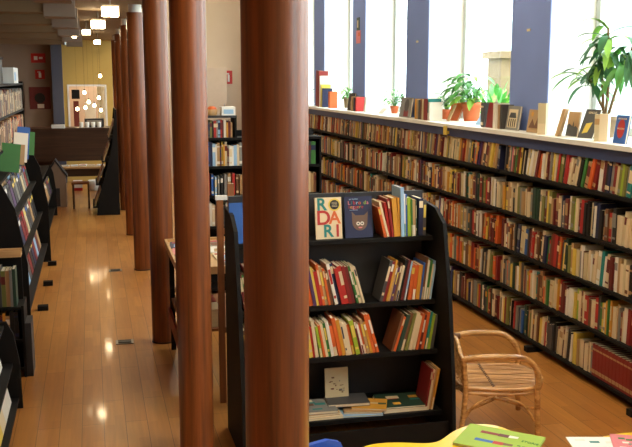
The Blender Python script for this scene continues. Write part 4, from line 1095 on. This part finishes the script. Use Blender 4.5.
# ceiling spotlights over the left aisle
SP = [(.22, 9.42, 2.93), (.12, 11.65, 2.93), (-.03, 13.65, 2.93), (.15, 17.2, 2.93)]
for k, (x, y, z) in enumerate(SP):
    o = empty('ceiling_spotlight', (x, y, z)); tag(o, ['largest and brightest square ceiling spotlight, beside the columns', 'second ceiling spotlight, lower left of the brightest one', 'third small ceiling spotlight, near the beam ends', 'farthest ceiling spotlight, just above the ochre wall'][k], 'spotlight', 'ceiling spotlights over the aisle')
    s = 1 if k < 2 else .7
    MB().box((-.09*s, -.04*s, -.05*s), (.09*s, .07*s, .06*s), M['lamp']).build('housing', o)
    MB().box((-.08*s, -.046*s, -.055*s), (.08*s, .04*s, .035*s), M['bulb']).build('lens', o)
    MB().tube([(0, .02, .05), (0, .02, .158)], .01, M['lamp'], 8).build('stem', o)
    ld = bpy.data.lights.new('spot_lamp', 'SPOT'); ld.energy = 26; ld.color = (1, .72, .42); ld.spot_size = rad(130); ld.spot_blend = .6; ld.shadow_soft_size = .06
    lo = bpy.data.objects.new('spot_lamp', ld); COL.objects.link(lo); lo.parent = o; lo.location = (0, -.02, -.09)
for k, (x, y) in enumerate(((-.2, 13.6), (-.42, 16.5))):
    o = empty('ceiling_spotlight', (x, y, 2.93)); tag(o, ['slim pale vertical ceiling fitting left of the third spotlight', 'unlit silver ceiling fitting at the far left'][k], 'spotlight', 'ceiling spotlights over the aisle')
    MB().lathe([(.03, -.09), (.035, .0), (.03, .05)], M['bulb2'] if k == 0 else M['steel'], 14).build('housing', o); MB().tube([(0, 0, .05), (0, 0, .158)], .008, M['lamp'], 8).build('stem', o)
def lamp(loc, e, col, size=.15):
    ld = bpy.data.lights.new('room_lamp_and_fill', 'POINT'); ld.energy = e; ld.color = col; ld.shadow_soft_size = size
    lo = bpy.data.objects.new('room_lamp_and_fill', ld); COL.objects.link(lo); lo.location = loc
lamp((-.05, 19.2, 1.9), 5, (1, .72, .42)); lamp((0, 21.6, 2.4), 14, (1, .8, .55)); lamp((2.2, 17.5, 4.2), 60, (1, .82, .62))
for y, e in ((2.6, 175), (7.5, 65), (12.5, 45)): lamp((2.1, y, 4.3), e, (1, .80, .58), .25)  # unseen fill lights, added high in the hall to brighten piers, spines and chair

# ------------------------------------------------------------------ outside
struct(MB().box((4.4, -20, -.3), (40, 45, -.1), mat('garden_ground', (120, 130, 90), .9, .1, .3)).build('ground'))
def outbuilding(name, x, y0, y1, h, m, label):
    o = empty(name, (x, (y0+y1)/2, -.1)); tag(o, label, 'building'); L = (y1-y0)/2
    mb = MB().box((0, -L, 0), (4, L, h), m)
    z = .3
    while z < h: mb.box((-.03, -L, z), (0, L, z+.02), m); z += .3
    mb.build('wall', o); return o
outbuilding('garden_shed', 14, 18, 30, 5.5, M['siding'], 'pale boarded building seen bright through the window')
GW = MB().box((0, -.35, 0), (.6, .35, 2.8), M['stone']).box((-.1, -.45, 2.8), (.7, .45, 2.95), M['stone']).build('stone_gatepost', None, (8.7, 18.4, -.1)); tag(GW, 'beige stone gatepost outside the window behind the plant', 'gatepost')
def bush(loc, r, label, seed):
    RR = random.Random(seed); o = empty('garden_bush', loc); tag(o, label, 'bush'); lm = MB(); st = MB()
    for k in range(420):
        v = Vector((RR.gauss(0, 1), RR.gauss(0, 1), RR.gauss(0, 1))).normalized()*r*RR.uniform(.6, 1)
        p = Vector((v.x, v.y, r*1.1+v.z)); leaf_mesh(lm, p, v+Vector((0, 0, .3)), .28, .06, .8, M['leaf'] if k % 3 else M['leaf3'], 3)
    for k in range(5): st.tube([(0, 0, 0), (RR.uniform(-.5, .5)*r, RR.uniform(-.5, .5)*r, r*1.3)], .03, M['stem'], 6)
    st.build('stems', o); lm.build('foliage', o)
bush((8.0, 16.9, -.1), 1.0, 'green garden bush outside the window left of the nearest pier', 3)

# ------------------------------------------------------------------ light, world, camera
wd = bpy.data.worlds.new('overcast'); S.world = wd; wd.use_nodes = True
nt = wd.node_tree; bg = nt.nodes['Background']
sk = nt.nodes.new('ShaderNodeTexSky')
try:
    sk.sky_type = 'NISHITA'; sk.sun_disc = False; sk.sun_elevation = rad(45); sk.air_density = 1; sk.dust_density = 4
except Exception: pass
mx = nt.nodes.new('ShaderNodeMix'); mx.data_type = 'RGBA'; mx.inputs['Factor'].default_value = 1.0
mx.inputs['B'].default_value = (.88, .96, 1.0, 1)
nt.links.new(sk.outputs[0], mx.inputs['A']); nt.links.new(mx.outputs['Result'], bg.inputs[0])
bg.inputs[1].default_value = 9.0
for a, b in wins:      # light portals in the window openings (sampling guides only)
    ld = bpy.data.lights.new('window_portal', 'AREA'); ld.shape = 'RECTANGLE'; ld.size = 2.5; ld.size_y = b-a; ld.cycles.is_portal = True
    lo = bpy.data.objects.new('window_portal', ld); COL.objects.link(lo); lo.location = (4.24, (a+b)/2, 3.05); lo.rotation_euler = (0, rad(90), 0)
cam = bpy.data.cameras.new('camera'); co = bpy.data.objects.new('camera', cam); COL.objects.link(co)
cam.sensor_width = 36; cam.lens = 887/632*36; cam.clip_start = .05; cam.clip_end = 200
co.location = (0, 0, 2.25); co.rotation_euler = (rad(90-9.25), 0, rad(-14.1))
S.camera = co
S.view_settings.view_transform = 'Standard'; S.view_settings.look = 'None'
S.view_settings.gamma = 1; S.view_settings.use_curve_mapping = False; S.view_settings.exposure = .14
S.cycles.max_bounces = 8; S.cycles.diffuse_bounces = 5; S.cycles.transparent_max_bounces = 8
S.cycles.sample_clamp_indirect = 6
